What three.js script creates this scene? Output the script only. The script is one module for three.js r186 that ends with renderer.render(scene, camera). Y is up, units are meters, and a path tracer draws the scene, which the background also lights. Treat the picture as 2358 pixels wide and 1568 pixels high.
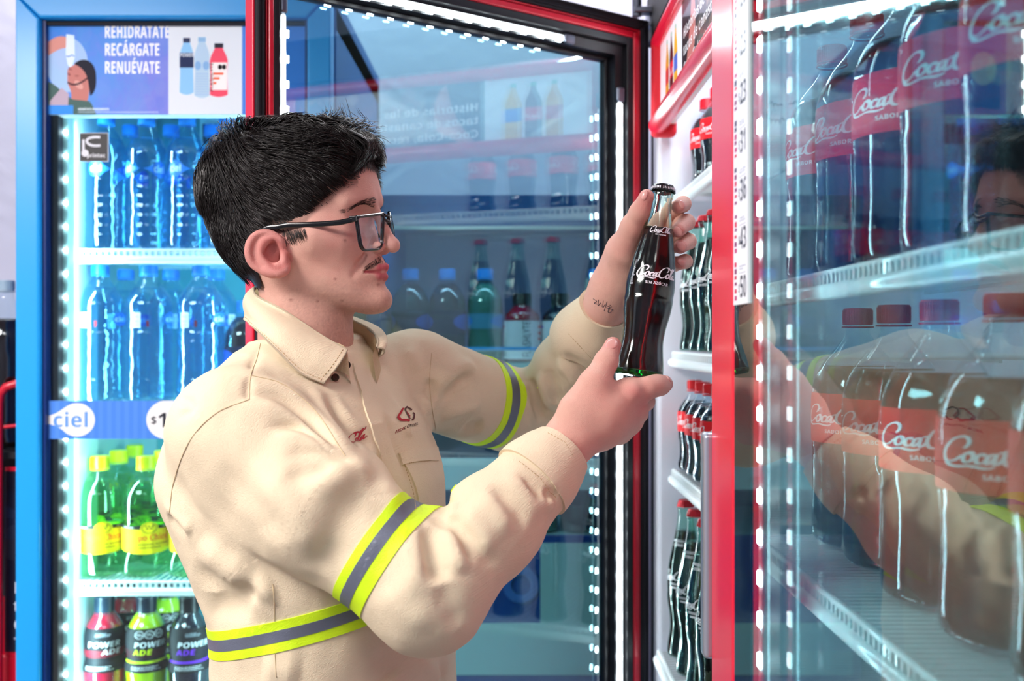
import * as THREE from 'three';
import { mergeGeometries, mergeVertices, toCreasedNormals } from 'three/addons/utils/BufferGeometryUtils.js';
import { RoundedBoxGeometry } from 'three/addons/geometries/RoundedBoxGeometry.js';
import { RectAreaLightUniformsLib } from 'three/addons/lights/RectAreaLightUniformsLib.js';
RectAreaLightUniformsLib.init();

// ---------------------------------------------------------------- camera, light, exposure
const IW = 2358, IH = 1568, FOC = 2292, CY = 1.45;
const scene = new THREE.Scene();
const renderer = new THREE.WebGLRenderer({ antialias: true });
renderer.toneMapping = THREE.LinearToneMapping;
renderer.toneMappingExposure = 1.0;
renderer.shadowMap.enabled = true;
const camera = new THREE.PerspectiveCamera(2 * Math.atan(IH / 2 / FOC) * 180 / Math.PI, IW / IH, 0.05, 30);
camera.position.set(0, CY, 0);
camera.lookAt(0, CY, -1);
camera.focus = 1.24;
camera.userData.fStop = 3.8;
scene.background = new THREE.Color(0x05070a);
const KEY = 34, FILL = 2.6, LEDW = 60;   // brightness of the ceiling panels and of the cooler strips

// ---------------------------------------------------------------- helpers
const V = (x, y, z) => new THREE.Vector3(x, y, z);
const W = (X, dy, Z) => V(X, CY + dy, -Z);                       // room point: right, above lens height, away
const P = (px, py, Z) => W((px - 1179) / FOC * Z, (784 - py) / FOC * Z, Z);
function rng(seed) { let s = seed >>> 0; return () => { s = (s + 0x6d2b79f5) | 0; let t = Math.imul(s ^ (s >>> 15), 1 | s); t = (t + Math.imul(t ^ (t >>> 7), 61 | t)) ^ t; return ((t ^ (t >>> 14)) >>> 0) / 4294967296; }; }
const hash3 = (x, y, z) => { let h = Math.imul(x, 374761393) ^ Math.imul(y, 668265263) ^ Math.imul(z, 2147483629); h = Math.imul(h ^ (h >>> 13), 1274126177); return ((h ^ (h >>> 16)) >>> 0) / 4294967296; };
function noise3(x, y, z) {
  const i = Math.floor(x), j = Math.floor(y), k = Math.floor(z); let u = x - i, v = y - j, w = z - k;
  u = u * u * (3 - 2 * u); v = v * v * (3 - 2 * v); w = w * w * (3 - 2 * w);
  const L = (a, b, t) => a + (b - a) * t;
  return L(L(L(hash3(i, j, k), hash3(i + 1, j, k), u), L(hash3(i, j + 1, k), hash3(i + 1, j + 1, k), u), v),
    L(L(hash3(i, j, k + 1), hash3(i + 1, j, k + 1), u), L(hash3(i, j + 1, k + 1), hash3(i + 1, j + 1, k + 1), u), v), w);
}
const fbm = (x, y, z) => noise3(x, y, z) * 0.55 + noise3(x * 2.1, y * 2.1, z * 2.1) * 0.3 + noise3(x * 4.3, y * 4.3, z * 4.3) * 0.15;
const clamp = (x, a, b) => Math.min(b, Math.max(a, x));
const sstep = (a, b, x) => { const t = clamp((x - a) / (b - a), 0, 1); return t * t * (3 - 2 * t); };
const names = new Map();
function numbered(n) { const k = names.get(n) ?? 0; names.set(n, k + 1); return k ? n + '_' + String(k).padStart(3, '0') : n; }
function shade(o) { o.traverse((m) => { if (m.isMesh) { m.castShadow = true; m.receiveShadow = true; } }); return o; }
function tag(o, label, category, group) { Object.assign(o.userData, { label, category }); if (group) o.userData.group = group; return o; }
function thing(name, label, category, pos, group) { const g = new THREE.Group(); g.name = numbered(name); g.position.copy(pos); scene.add(g); return tag(g, label, category, group); }
const offsetOf = (parent) => { const v = V(0, 0, 0); for (let p = parent; p && p !== scene; p = p.parent) v.add(p.position); return v; };
function merge(list) { list = list.map((g) => { g = g.index ? g.toNonIndexed() : g; for (const k of Object.keys(g.attributes)) if (!['position', 'normal', 'uv', 'color'].includes(k)) g.deleteAttribute(k); if (!g.attributes.uv) g.setAttribute('uv', new THREE.BufferAttribute(new Float32Array(g.attributes.position.count * 2), 2)); return g; }); return list.length > 1 ? mergeGeometries(list) : list[0]; }
// a part whose geometry is given in room coordinates
function part(name, geo, mat, parent, label) {
  if (Array.isArray(geo)) geo = merge(geo);
  const o = offsetOf(parent); geo.translate(-o.x, -o.y, -o.z);
  const m = new THREE.Mesh(geo, mat); m.name = name; parent.add(m); if (label) m.userData.label = label; return shade(m);
}
function sub(name, parent, at, label) { const g = new THREE.Group(); g.name = name; parent.add(g); const o = offsetOf(parent); g.position.copy(at).sub(o); if (label) g.userData.label = label; return g; }
const struct = (name, geo, mat) => { const m = part(name, geo, mat, scene); m.userData.kind = 'structure'; return m; };
// box between two room corners (X, dy, Z)
function box(x0, x1, y0, y1, z0, z1, r = 0) {
  const w = Math.abs(x1 - x0), h = Math.abs(y1 - y0), d = Math.abs(z1 - z0);
  const g = r ? new RoundedBoxGeometry(w, h, d, 3, Math.min(r, w / 2.02, h / 2.02, d / 2.02)) : new THREE.BoxGeometry(w, h, d);
  const c = W((x0 + x1) / 2, (y0 + y1) / 2, (z0 + z1) / 2); return g.translate(c.x, c.y, c.z);
}
function tube(pts, r, seg = 40, rad = 8, closed = false, tension = 0.5) { return new THREE.TubeGeometry(new THREE.CatmullRomCurve3(pts, closed, 'catmullrom', tension), seg, r, rad, closed); }
function polyTube(pts, r, rad = 8) { const path = new THREE.CurvePath(); for (let i = 1; i < pts.length; i++) path.add(new THREE.LineCurve3(pts[i - 1], pts[i])); return new THREE.TubeGeometry(path, (pts.length - 1) * 2, r, rad); }
const lin = (hex) => new THREE.Color(hex);
function mat(o) { return new THREE.MeshPhysicalMaterial({ side: THREE.DoubleSide, ...o, color: o.color !== undefined ? lin(o.color) : 0xffffff }); }
function canvasTex(w, h, draw) {
  const c = document.createElement('canvas'); c.width = w; c.height = h; const g = c.getContext('2d'); draw(g, w, h);
  const t = new THREE.CanvasTexture(c); t.colorSpace = THREE.SRGBColorSpace; t.wrapS = t.wrapT = THREE.ClampToEdgeWrapping; t.anisotropy = 8; t.magFilter = THREE.LinearFilter; return t;
}
function noiseTex(n, f, rep, seed = 0) {
  const d = new Uint8Array(n * n * 4);
  for (let y = 0; y < n; y++) for (let x = 0; x < n; x++) { const v = f(x, y) * 255; d.set([v, v, v, 255], (y * n + x) * 4); }
  const t = new THREE.DataTexture(d, n, n); t.wrapS = t.wrapT = THREE.RepeatWrapping; t.magFilter = THREE.LinearFilter; t.minFilter = THREE.LinearFilter; t.repeat.set(rep, rep); t.needsUpdate = true; return t;
}
const tileN = (x, y, n, f, s) => { const a = x / n * Math.PI * 2, b = y / n * Math.PI * 2; return fbm(Math.cos(a) * f + 9 + s, Math.sin(a) * f + Math.cos(b) * f + 9, Math.sin(b) * f + 9); };
const ORD = ['first', 'second', 'third', 'fourth', 'fifth', 'sixth', 'seventh', 'eighth'];

// script lettering of the cola labels, drawn as broad pen strokes; about 8.6 wide, baseline 0, 2.5 tall
const SCRIPT_C = 'M2.05,-1.3 C2.6,-1.75 2.45,-2.4 1.75,-2.25 C0.7,-2 -0.15,-0.7 0.2,-0.1 C0.5,0.3 1.25,0 1.75,-0.55';
const SCRIPT_TAIL = 'M0.25,-0.05 C0.35,0.55 1.2,0.5 2,0.32 C2.8,0.14 3.3,0.62 3.95,0.28';
const SCRIPT_O = 'M2.45,-0.95 C1.95,-0.9 1.65,-0.05 2.1,0 C2.6,0.02 2.95,-0.9 2.45,-0.95 C2.5,-0.7 2.8,-0.6 3,-0.7';
const SCRIPT_LC = 'M3.45,-0.72 C3.35,-1.05 2.85,-0.7 2.85,-0.2 C2.9,0.12 3.3,0 3.6,-0.35';
const SCRIPT_A = 'M4.2,-0.8 C3.8,-1.05 3.45,-0.4 3.55,-0.08 C3.7,0.12 4.05,-0.35 4.2,-0.85 C4.05,-0.4 4,-0.02 4.15,0 C4.3,0 4.45,-0.2 4.55,-0.4';
const SCRIPT_C2 = 'M6.55,-1.35 C7.1,-1.8 6.95,-2.45 6.25,-2.3 C5.2,-2.05 4.4,-0.75 4.75,-0.1 C5.05,0.3 5.8,0 6.3,-0.6';
const SCRIPT_LOOP = 'M6.25,-2.3 C7.1,-2.55 7.3,-1.75 8,-1.75 C8.45,-1.78 8.6,-2.1 8.75,-2.4';
const SCRIPT_O2 = 'M6.75,-0.95 C6.25,-0.9 5.95,-0.05 6.4,0 C6.9,0.02 7.25,-0.9 6.75,-0.95 C6.85,-0.7 7.1,-0.6 7.3,-0.75';
const SCRIPT_L = 'M7.2,-0.5 C7.7,-1.1 8.35,-2.2 8.05,-2.3 C7.65,-2.2 7.15,-0.5 7.3,-0.08 C7.45,0.1 7.7,-0.15 7.85,-0.4';
const SCRIPT_A2 = 'M8.4,-0.8 C8,-1.05 7.65,-0.4 7.75,-0.08 C7.9,0.12 8.25,-0.35 8.4,-0.85 C8.25,-0.4 8.2,-0.02 8.4,0 C8.55,0 8.65,-0.15 8.75,-0.3';
function cola(g, x, y, s, color, from = 0) {
  g.save(); g.translate(x, y); g.scale(s, s); g.strokeStyle = color; g.fillStyle = color; g.lineCap = 'round'; g.lineJoin = 'round'; g.lineWidth = 0.13;
  const strokes = [SCRIPT_C, SCRIPT_TAIL, SCRIPT_O, SCRIPT_LC, SCRIPT_A, 'M4.5,-1.05 L4.8,-1.1', SCRIPT_C2, SCRIPT_LOOP, SCRIPT_O2, SCRIPT_L, SCRIPT_A2].slice(from);
  for (const d of strokes) { const p = new Path2D(d); for (let k = 0; k <= 4; k++) { g.save(); g.translate((k - 2) * 0.055, (k - 2) * -0.02); g.stroke(p); g.restore(); } }
  g.beginPath(); g.arc(8.95, -0.02, 0.08, 0, 7); g.fill(); g.restore();
}
function text(g, s, x, y, size, color, o = {}) {
  g.save(); g.translate(x, y); if (o.rot) g.rotate(o.rot); if (o.sx || o.skew) g.transform(o.sx ?? 1, 0, o.skew ?? 0, 1, 0, 0);
  g.font = (o.bold === false ? '' : 'bold ') + size + 'px ' + (o.font ?? 'sans-serif'); g.textAlign = o.align ?? 'left'; g.fillStyle = color; g.fillText(s, 0, 0); g.restore();
}
function smallPrint(g, x, y, w, rows, h, color, seed) { const r = rng(seed); g.fillStyle = color; for (let k = 0; k < rows; k++) for (let u = x; u < x + w * (0.75 + 0.25 * r());) { const l = h * (0.6 + 2.2 * r()); g.fillRect(u, y + k * h * 1.7, l, h * 0.75); u += l + h * 0.5; } }

// ---------------------------------------------------------------- materials
const paintBump = noiseTex(256, (x, y) => tileN(x, y, 256, 3, 0), 6);
const M = {
  wall: mat({ color: '#d9dcf0', roughness: 0.9, bumpMap: paintBump, bumpScale: 0.002 }),
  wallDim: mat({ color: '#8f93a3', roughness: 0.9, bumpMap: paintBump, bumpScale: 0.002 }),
  ceiling: mat({ color: '#b9bcc6', roughness: 0.95 }),
  floor: mat({ color: '#7d7a76', roughness: 0.35, roughnessMap: paintBump }),
  blue: mat({ color: '#16a8f8', roughness: 0.36, clearcoat: 0.3, clearcoatRoughness: 0.25 }),
  blueDeep: mat({ color: '#0f5fae', roughness: 0.4 }),
  liner: mat({ color: '#b9dfe0', roughness: 0.45 }),
  tealLiner: mat({ color: '#57b6c2', roughness: 0.6 }),
  linerWhite: mat({ color: '#e4e8f4', roughness: 0.5 }),
  black: mat({ color: '#0c0e16', roughness: 0.45 }),
  gasket: mat({ color: '#14161f', roughness: 0.75 }),
  redLine: mat({ color: '#d0082c', roughness: 0.35, clearcoat: 0.4 }),
  red: mat({ color: '#f21238', roughness: 0.3, clearcoat: 0.5, clearcoatRoughness: 0.2 }),
  redRough: mat({ color: '#ee1c30', roughness: 0.6, bumpMap: paintBump, bumpScale: 0.001 }),
  grey: mat({ color: '#8d94a5', roughness: 0.4, metalness: 0.3 }),
  steel: mat({ color: '#6c7280', roughness: 0.35, metalness: 0.8 }),
  shelfWhite: mat({ color: '#eef4f4', roughness: 0.35, clearcoat: 0.4 }),
  rubberDark: mat({ color: '#060709', roughness: 0.6 }),
  aluminium: mat({ color: '#b8c0cc', roughness: 0.3, metalness: 0.7 }),
  darkBlue: mat({ color: '#0a2f74', roughness: 0.4 }),
};
const glassPane = new THREE.MeshPhysicalMaterial({ color: 0xeaf7f8, roughness: 0.02, transmission: 1, thickness: 0, ior: 1.62, side: THREE.DoubleSide });
const coatedPane = new THREE.MeshPhysicalMaterial({ color: 0xe2f3f5, roughness: 0.015, transmission: 1, thickness: 0, ior: 1.66, side: THREE.DoubleSide });
const ledGlow = new THREE.MeshStandardMaterial({ color: 0xffffff, emissive: new THREE.Color(0.86, 0.97, 1.0), emissiveIntensity: 60 });
const ledSoft = new THREE.MeshStandardMaterial({ color: 0xffffff, emissive: new THREE.Color(0.86, 0.97, 1.0), emissiveIntensity: 2.6 });
const panelGlow = new THREE.MeshStandardMaterial({ color: 0xffffff, emissive: new THREE.Color(1, 0.97, 0.96), emissiveIntensity: 6 });
function areaLight(w, h, at, to, color, k) { const l = new THREE.RectAreaLight(color, k, w, h); l.position.copy(at); l.up.set(0, 1, 0.001); l.lookAt(to); l.castShadow = true; scene.add(l); return l; }

// ---------------------------------------------------------------- the room
const R = { x0: -2.6, x1: 1.2, z0: -2.2, z1: 2.82, h: 3.05 };       // z as distance from the lens
const Yf = -CY, Yc = R.h - CY;
struct('floor', box(R.x0 - 0.1, R.x1 + 0.1, Yf - 0.1, Yf, R.z0 - 0.1, R.z1 + 0.1), M.floor);
struct('ceiling', box(R.x0 - 0.1, R.x1 + 0.1, Yc, Yc + 0.1, R.z0 - 0.1, R.z1 + 0.1), M.ceiling);
struct('wall_back', box(R.x0 - 0.1, R.x1 + 0.1, Yf, Yc, R.z1, R.z1 + 0.1), M.wall);
struct('wall_front', box(R.x0 - 0.1, R.x1 + 0.1, Yf, Yc, R.z0 - 0.1, R.z0), M.wallDim);
struct('wall_left', box(R.x0 - 0.1, R.x0, Yf, Yc, R.z0, R.z1), M.wallDim);
struct('wall_right', box(R.x1, R.x1 + 0.1, Yf, Yc, R.z0, R.z1), M.wall);
// ceiling panel lamps: the key over the man's back, a second nearer the door, one over the aisle behind the lens
function ceilingLamp(x, z, w, d, k, label, drop = 0, color = 0xfff6f2) {
  const y = Yc - drop, t = thing('ceiling_lamp', label, 'lamp', W(x, Yc - 0.02, z));
  part('housing', [box(x - w / 2 - 0.03, x + w / 2 + 0.03, y - 0.03, y, z - d / 2 - 0.03, z + d / 2 + 0.03, 0.004)], M.shelfWhite, t);
  part('diffuser', box(x - w / 2, x + w / 2, y - 0.045, y - 0.03, z - d / 2, z + d / 2, 0.004), panelGlow, t);
  if (drop) for (const [a, b] of [[-1, -1], [-1, 1], [1, -1], [1, 1]]) part('cord', polyTube([W(x + a * w * 0.45, y, z + b * d * 0.45), W(x + a * w * 0.45, Yc, z + b * d * 0.45)], 0.002), M.steel, t);
  areaLight(w, d, W(x, y - 0.06, z), W(x, -1, z + 0.0001), color, k);
}
ceilingLamp(-1.5, 0.2, 1.0, 0.8, KEY, 'broad panel lamp hung on cords over the aisle left of the lens', 0.6);
ceilingLamp(-0.35, 2.42, 2.5, 0.2, 18, 'long narrow ceiling lamp over the coolers along the back wall');
ceilingLamp(0.15, -0.9, 1.2, 0.6, FILL, 'oblong ceiling panel lamp behind the lens above the aisle');

// ---------------------------------------------------------------- cooler shelves
// a wire shelf: x range, height of its top, z range; front is the side that shows
function wireShelf(parent, x0, x1, y, z0, z1, axis, front) {
  const at = W((x0 + x1) / 2, y, (z0 + z1) / 2), s = sub('shelf', parent, at), rails = [], posts = [], wires = [];
  if (axis === 'z') {                                              // front faces the lens (z0)
    rails.push(box(x0, x1, y - 0.006, y, z0, z0 + 0.008, 0.003), box(x0 - 0.012, x1 + 0.012, y - 0.03, y - 0.014, z0 - 0.006, z0 + 0.01, 0.007));
    for (let x = x0 + 0.006; x < x1; x += 0.0125) posts.push(box(x, x + 0.0055, y - 0.015, y - 0.004, z0, z0 + 0.006));
    for (let x = x0; x <= x1; x += 0.0135) wires.push(box(x, x + 0.003, y - 0.006, y - 0.003, z0 + 0.004, z1));
    for (let k = 1; k < 5; k++) wires.push(box(x0, x1, y - 0.01, y - 0.006, z0 + (z1 - z0) * k / 5, z0 + (z1 - z0) * k / 5 + 0.005));
  } else {                                                         // front faces -x (x0)
    rails.push(box(x0, x0 + 0.008, y - 0.006, y, z0, z1, 0.003), box(x0 - 0.006, x0 + 0.01, y - 0.03, y - 0.014, z0 - 0.012, z1 + 0.012, 0.007));
    for (let z = z0 + 0.006; z < z1; z += 0.0125) posts.push(box(x0, x0 + 0.006, y - 0.015, y - 0.004, z, z + 0.0055));
    for (let z = z0; z <= z1; z += 0.0135) wires.push(box(x0 + 0.004, x1, y - 0.006, y - 0.003, z, z + 0.003));
    for (let k = 1; k < 5; k++) wires.push(box(x0 + (x1 - x0) * k / 5, x0 + (x1 - x0) * k / 5 + 0.005, y - 0.01, y - 0.006, z0, z1));
  }
  part('front_rail', rails, M.shelfWhite, s); part('rail_posts', posts, M.shelfWhite, s).userData.kind = 'stuff'; part('wire_deck', wires, M.shelfWhite, s).userData.kind = 'stuff';
  return s;
}

// ---------------------------------------------------------------- blue cooler on the left
{
  const X0 = -0.946, X1 = -0.345, Y0 = Yf, Y1 = 0.66, Z0 = 1.9, ZB = 2.58;
  const t = thing('drinks_cooler', 'tall cooler with bright blue frame and water bottles behind the man', 'cooler', W((X0 + X1) / 2, Yf, (Z0 + ZB) / 2));
  part('cabinet', [box(X0, X0 + 0.035, Y0, Y1, Z0 + 0.05, ZB, 0.005), box(X1 - 0.035, X1, Y0, Y1, Z0 + 0.05, ZB, 0.005), box(X0, X1, Y1 - 0.05, Y1 + 0.02, Z0 + 0.05, ZB), box(X0, X1, Y0, Y0 + 0.14, Z0 + 0.05, ZB), box(X0, X1, Y0, Y1, ZB - 0.03, ZB)], M.blueDeep, t);
  part('liner', [box(X0 + 0.037, X0 + 0.075, Y0 + 0.14, Y1 - 0.05, Z0 + 0.055, Z0 + 0.2, 0.008), box(X0 + 0.037, X0 + 0.042, Y0 + 0.14, Y1 - 0.05, Z0 + 0.2, ZB - 0.03), box(X1 - 0.042, X1 - 0.037, Y0 + 0.14, Y1 - 0.05, Z0 + 0.055, ZB - 0.03)], M.liner, t);
  part('back_panel', box(X0 + 0.04, X1 - 0.04, Y0 + 0.14, Y1 - 0.05, ZB - 0.045, ZB - 0.032), M.tealLiner, t);
  // evaporator housing with slots at the top
  const ev = sub('evaporator_cover', t, W(-0.55, 0.44, 2.36)); const slats = [];
  part('housing', box(-0.722, X1 - 0.045, 0.415, 0.6, 2.26, 2.5, 0.05), M.liner, ev);
  for (let x = -0.7; x < X1 - 0.06; x += 0.013) slats.push(box(x, x + 0.007, 0.445, 0.49, 2.249, 2.262, 0.002));
  part('slot', slats, M.rubberDark, ev);
  for (const [y, k] of [[0.184, 0], [-0.129, 1], [-0.482, 2], [-0.77, 3]]) wireShelf(t, -0.885, X1 - 0.05, y, 1.995, 2.5, 'z');
  // door: mitred frame, panes, gasket, light strip, header sign, price strip
  const d = sub('door', t, W((X0 + X1) / 2, -0.35, Z0));
  const w = 0.046, bar = (pts) => { const s = new THREE.Shape(pts.map(([x, y]) => new THREE.Vector2(x, y))); const g = new THREE.ExtrudeGeometry(s, { depth: 0.03, bevelEnabled: true, bevelThickness: 0.006, bevelSize: 0.005, bevelOffset: -0.0055, bevelSegments: 3 }); return g.translate(0, CY, -Z0 - 0.03); };
  const yb = Y0 + 0.12;
  part('stile', bar([[X0, yb], [X0 + w, yb + w], [X0 + w, Y1 - w], [X0, Y1]]), M.blue, d);
  part('stile', bar([[X1, yb], [X1 - w, yb + w], [X1 - w, Y1 - w], [X1, Y1]]), M.blue, d);
  part('rail', bar([[X0, Y1], [X0 + w, Y1 - w], [X1 - w, Y1 - w], [X1, Y1]]), M.blue, d);
  part('rail', bar([[X0, yb], [X0 + w, yb + w], [X1 - w, yb + w], [X1, yb]]), M.blue, d);
  const xi = X0 + w, xr = X1 - w, yi = Y1 - w;
  part('gasket', [box(xi, xi + 0.021, yb + w, yi, Z0 + 0.028, Z0 + 0.05), box(xr - 0.012, xr, yb + w, yi, Z0 + 0.028, Z0 + 0.05), box(xi, xr, yi - 0.008, yi, Z0 + 0.012, Z0 + 0.05), box(xi, xr, yb + w, yb + w + 0.02, Z0 + 0.02, Z0 + 0.05)], M.gasket, d);
  part('inner_edge', [box(xi, xi + 0.006, yb + w, yi, Z0 + 0.008, Z0 + 0.03), box(xr - 0.006, xr, yb + w, yi, Z0 + 0.008, Z0 + 0.03)], M.darkBlue, d);
  part('glass', box(xi, xr, yb + w, 0.436, Z0 + 0.024, Z0 + 0.0245), glassPane, d);
  part('light_strip', box(xi + 0.0215, xi + 0.03, yb + w + 0.02, 0.43, Z0 + 0.052, Z0 + 0.062, 0.003), M.liner, d);
  for (let y = 0.408; y > -1.0; y -= 0.0462) part('led', new THREE.SphereGeometry(0.0036, 10, 8).translate(xi + 0.0255, CY + y, -(Z0 + 0.05)), ledGlow, d);
  const sign = canvasTex(1536, 512, (g, cw, ch) => {
    g.fillStyle = '#4f86dd'; g.fillRect(0, 0, cw, ch); g.save(); g.scale(0.857, 1);                                           // 0.51 m wide, 0.175 m tall
    const bg = g.createLinearGradient(0, 0, cw * 0.55, ch); bg.addColorStop(0, '#3f83dc'); bg.addColorStop(0.45, '#5f98e4'); bg.addColorStop(1, '#8689dc'); g.fillStyle = bg; g.fillRect(0, 0, cw, ch);
    const r = rng(5); for (let k = 0; k < 120; k++) { g.fillStyle = `rgba(${90 + 80 * r()},${110 + 60 * r()},220,0.10)`; g.beginPath(); g.ellipse(cw * 0.6 * r(), ch * r(), 30 + 90 * r(), 20 + 60 * r(), r() * 3, 0, 7); g.fill(); }
    g.fillStyle = 'rgba(190,215,240,0.75)'; g.beginPath(); g.ellipse(150, 240, 140, 150, 0, 0, 7); g.fill();
    // drinker with bottle and helmet
    g.fillStyle = '#d7948a'; g.beginPath(); g.moveTo(0, 130); g.bezierCurveTo(60, 80, 120, 70, 165, 100); g.lineTo(160, 150); g.bezierCurveTo(110, 140, 60, 170, 0, 200); g.fill();
    g.fillStyle = 'rgba(225,240,250,0.95)'; g.beginPath(); g.moveTo(142, 72); g.lineTo(196, 78); g.lineTo(200, 200); g.lineTo(178, 262); g.lineTo(152, 240); g.lineTo(138, 180); g.fill();
    g.strokeStyle = '#5b86c9'; g.lineWidth = 6; g.beginPath(); g.moveTo(145, 190); g.bezierCurveTo(160, 210, 180, 170, 196, 196); g.stroke();
    g.fillStyle = '#c47f78'; g.beginPath(); g.moveTo(150, 270); g.bezierCurveTo(190, 230, 250, 220, 290, 260); g.bezierCurveTo(310, 330, 300, 420, 280, 450); g.lineTo(170, 450); g.bezierCurveTo(190, 400, 165, 370, 150, 340); g.fill();
    g.fillStyle = '#2a2a36'; g.beginPath(); g.moveTo(196, 236); g.bezierCurveTo(250, 190, 340, 210, 345, 300); g.bezierCurveTo(350, 370, 330, 400, 305, 410); g.bezierCurveTo(290, 340, 300, 270, 196, 236); g.fill();
    g.fillStyle = '#a8635e'; g.beginPath(); g.moveTo(196, 300); g.quadraticCurveTo(214, 292, 232, 300); g.quadraticCurveTo(214, 310, 196, 300); g.fill(); g.beginPath(); g.moveTo(158, 268); g.quadraticCurveTo(150, 250, 172, 254); g.lineTo(184, 272); g.fill(); g.fillStyle = '#8a4a4a'; g.beginPath(); g.ellipse(160, 292, 12, 6, 0.5, 0, 7); g.fill(); g.fillStyle = '#d9a098'; g.beginPath(); g.ellipse(226, 350, 34, 18, 0.6, 0, 7); g.fill(); g.strokeStyle = '#33222c'; g.lineWidth = 9; g.beginPath(); g.moveTo(150, 335); g.bezierCurveTo(200, 370, 260, 330, 290, 310); g.stroke();
    g.fillStyle = '#4f6a66'; g.beginPath(); g.moveTo(0, 330); g.bezierCurveTo(80, 340, 110, 400, 190, 430); g.lineTo(300, 440); g.bezierCurveTo(330, 470, 340, 500, 345, 512); g.lineTo(0, 512); g.fill();
    g.fillStyle = '#b9a7b8'; g.beginPath(); g.moveTo(30, 440); g.lineTo(110, 365); g.lineTo(160, 400); g.lineTo(150, 512); g.lineTo(30, 512); g.fill();
    g.fillStyle = '#3f8fe8'; g.fillRect(0, 462, 190, 50);
    text(g, 'REHIDRÁTATE', 400, 92, 94, '#ffffff', { sx: 0.72 }); text(g, 'RECÁRGATE', 400, 190, 94, '#ffffff', { sx: 0.72 }); text(g, 'RENUÉVATE', 400, 288, 94, '#ffffff', { sx: 0.72 });
    text(g, 'HIDRÁTATE DIARIAMENTE', 222, 490, 17, '#e8f4ff'); smallPrint(g, 222, 498, 600, 1, 5, '#dbe9ff', 3);
    g.fillStyle = '#4f86dd'; g.fillRect(1330, 0, 900, ch);
    g.fillStyle = '#dfe6ee'; g.fillRect(836, 6, 500, 506);
    g.beginPath(); g.ellipse(1490, 260, 88, 92, 0, 0, 7); g.fill();
    // three bottles printed on the white field
    const bot = (x, y, w2, h2, body, cap, top) => { g.fillStyle = body; g.beginPath(); g.moveTo(x - w2 * 0.22, y); g.bezierCurveTo(x - w2 * 0.3, y + h2 * 0.1, x - w2 * 0.5, y + h2 * 0.16, x - w2 * 0.5, y + h2 * 0.3); g.lineTo(x - w2 * 0.46, y + h2 * 0.55); g.lineTo(x - w2 * 0.5, y + h2 * 0.95); g.quadraticCurveTo(x, y + h2 * 1.04, x + w2 * 0.5, y + h2 * 0.95); g.lineTo(x + w2 * 0.46, y + h2 * 0.55); g.lineTo(x + w2 * 0.5, y + h2 * 0.3); g.bezierCurveTo(x + w2 * 0.5, y + h2 * 0.16, x + w2 * 0.3, y + h2 * 0.1, x + w2 * 0.22, y); g.fill(); g.fillStyle = cap; g.fillRect(x - w2 * 0.25, y - 24, w2 * 0.5, 26); if (top) { g.fillStyle = top; g.fillRect(x - w2 * 0.49, y + h2 * 0.2, w2 * 0.98, h2 * 0.28); } };
    bot(960, 116, 96, 290, '#8fc6f0', '#39405e', '#2b3558'); text(g, 'POWER', 960, 196, 27, '#dfe9f5', { align: 'center', skew: -0.2 });
    bot(1064, 112, 104, 312, '#b5d0e8', '#8db8dc'); g.strokeStyle = '#8fb2d2'; g.lineWidth = 3; for (let k = 0; k < 9; k++) { g.beginPath(); g.moveTo(1018, 290 + k * 14); g.lineTo(1110, 290 + k * 14); g.stroke(); } g.fillStyle = '#86b1dd'; g.beginPath(); g.ellipse(1036, 244, 22, 24, 0, 0, 7); g.ellipse(1092, 244, 22, 24, 0, 0, 7); g.fill();
    bot(1178, 146, 122, 272, '#f0536c', '#30313e'); g.fillStyle = '#f7f1f0'; g.fillRect(1130, 228, 104, 150);
    for (const x of [1186, 1214]) { g.fillStyle = '#1b1b22'; g.beginPath(); g.arc(x, 252, 14, 0, 7); g.fill(); }
    g.fillStyle = '#ee6a48'; for (const [y, l] of [[282, 70], [308, 44], [334, 22]]) g.fillRect(1140, y, l, 13);
    text(g, 'FLASHLYTE', 1142, 388, 33, '#20222c', { rot: -Math.PI / 2, bold: false });
    g.restore(); g.fillStyle = '#2a62b8'; g.fillRect(0, 0, cw, 10);
  });
  const signMat = new THREE.MeshPhysicalMaterial({ map: sign, roughness: 0.7, emissive: 0xffffff, emissiveMap: sign, emissiveIntensity: 0.3, specularIntensity: 0.4 });
  const hs = sub('header_light_sign', d, W((xi + xr) / 2, 0.52, Z0 + 0.03));
  part('sign_face', new THREE.PlaneGeometry(xr - xi, 0.18).translate((xi + xr) / 2, CY + 0.526, -(Z0 + 0.0195)), signMat, hs);
  part('sign_box', box(xi, xr, 0.436, yi, Z0 + 0.021, Z0 + 0.055, 0.003), M.shelfWhite, hs);
  const strip = canvasTex(1024, 160, (g, cw, ch) => {
    const sx = cw / (xr - xi); const px = (m) => m * sx;
    g.fillStyle = '#4a8cf0'; g.fillRect(0, 0, cw, ch); const b2 = g; b2.fillStyle = '#5f9df5'; for (let k = 0; k < 30; k++) b2.fillRect(k * 34, 0, 17, ch);
    g.fillStyle = '#4a8cf0'; g.globalAlpha = 0.55; g.fillRect(0, 0, cw, ch); g.globalAlpha = 1;
    const drop = (x) => { g.fillStyle = '#fff'; g.beginPath(); g.moveTo(x - 112, 66); g.quadraticCurveTo(x - 70, 62, x - 30, 26); g.arc(x + 16, 80, 70, -Math.PI * 0.78, Math.PI * 0.78); g.quadraticCurveTo(x - 70, 100, x - 112, 94); g.fill(); text(g, 'ciel', x - 80, 110, 84, '#6aa2ee', { bold: true, sx: 1.02 }); };
    drop(104); g.fillStyle = '#fff'; for (const x of [475, 880]) { g.beginPath(); g.ellipse(x, 80, 84, 82, 0, 0, 7); g.fill(); }
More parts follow.
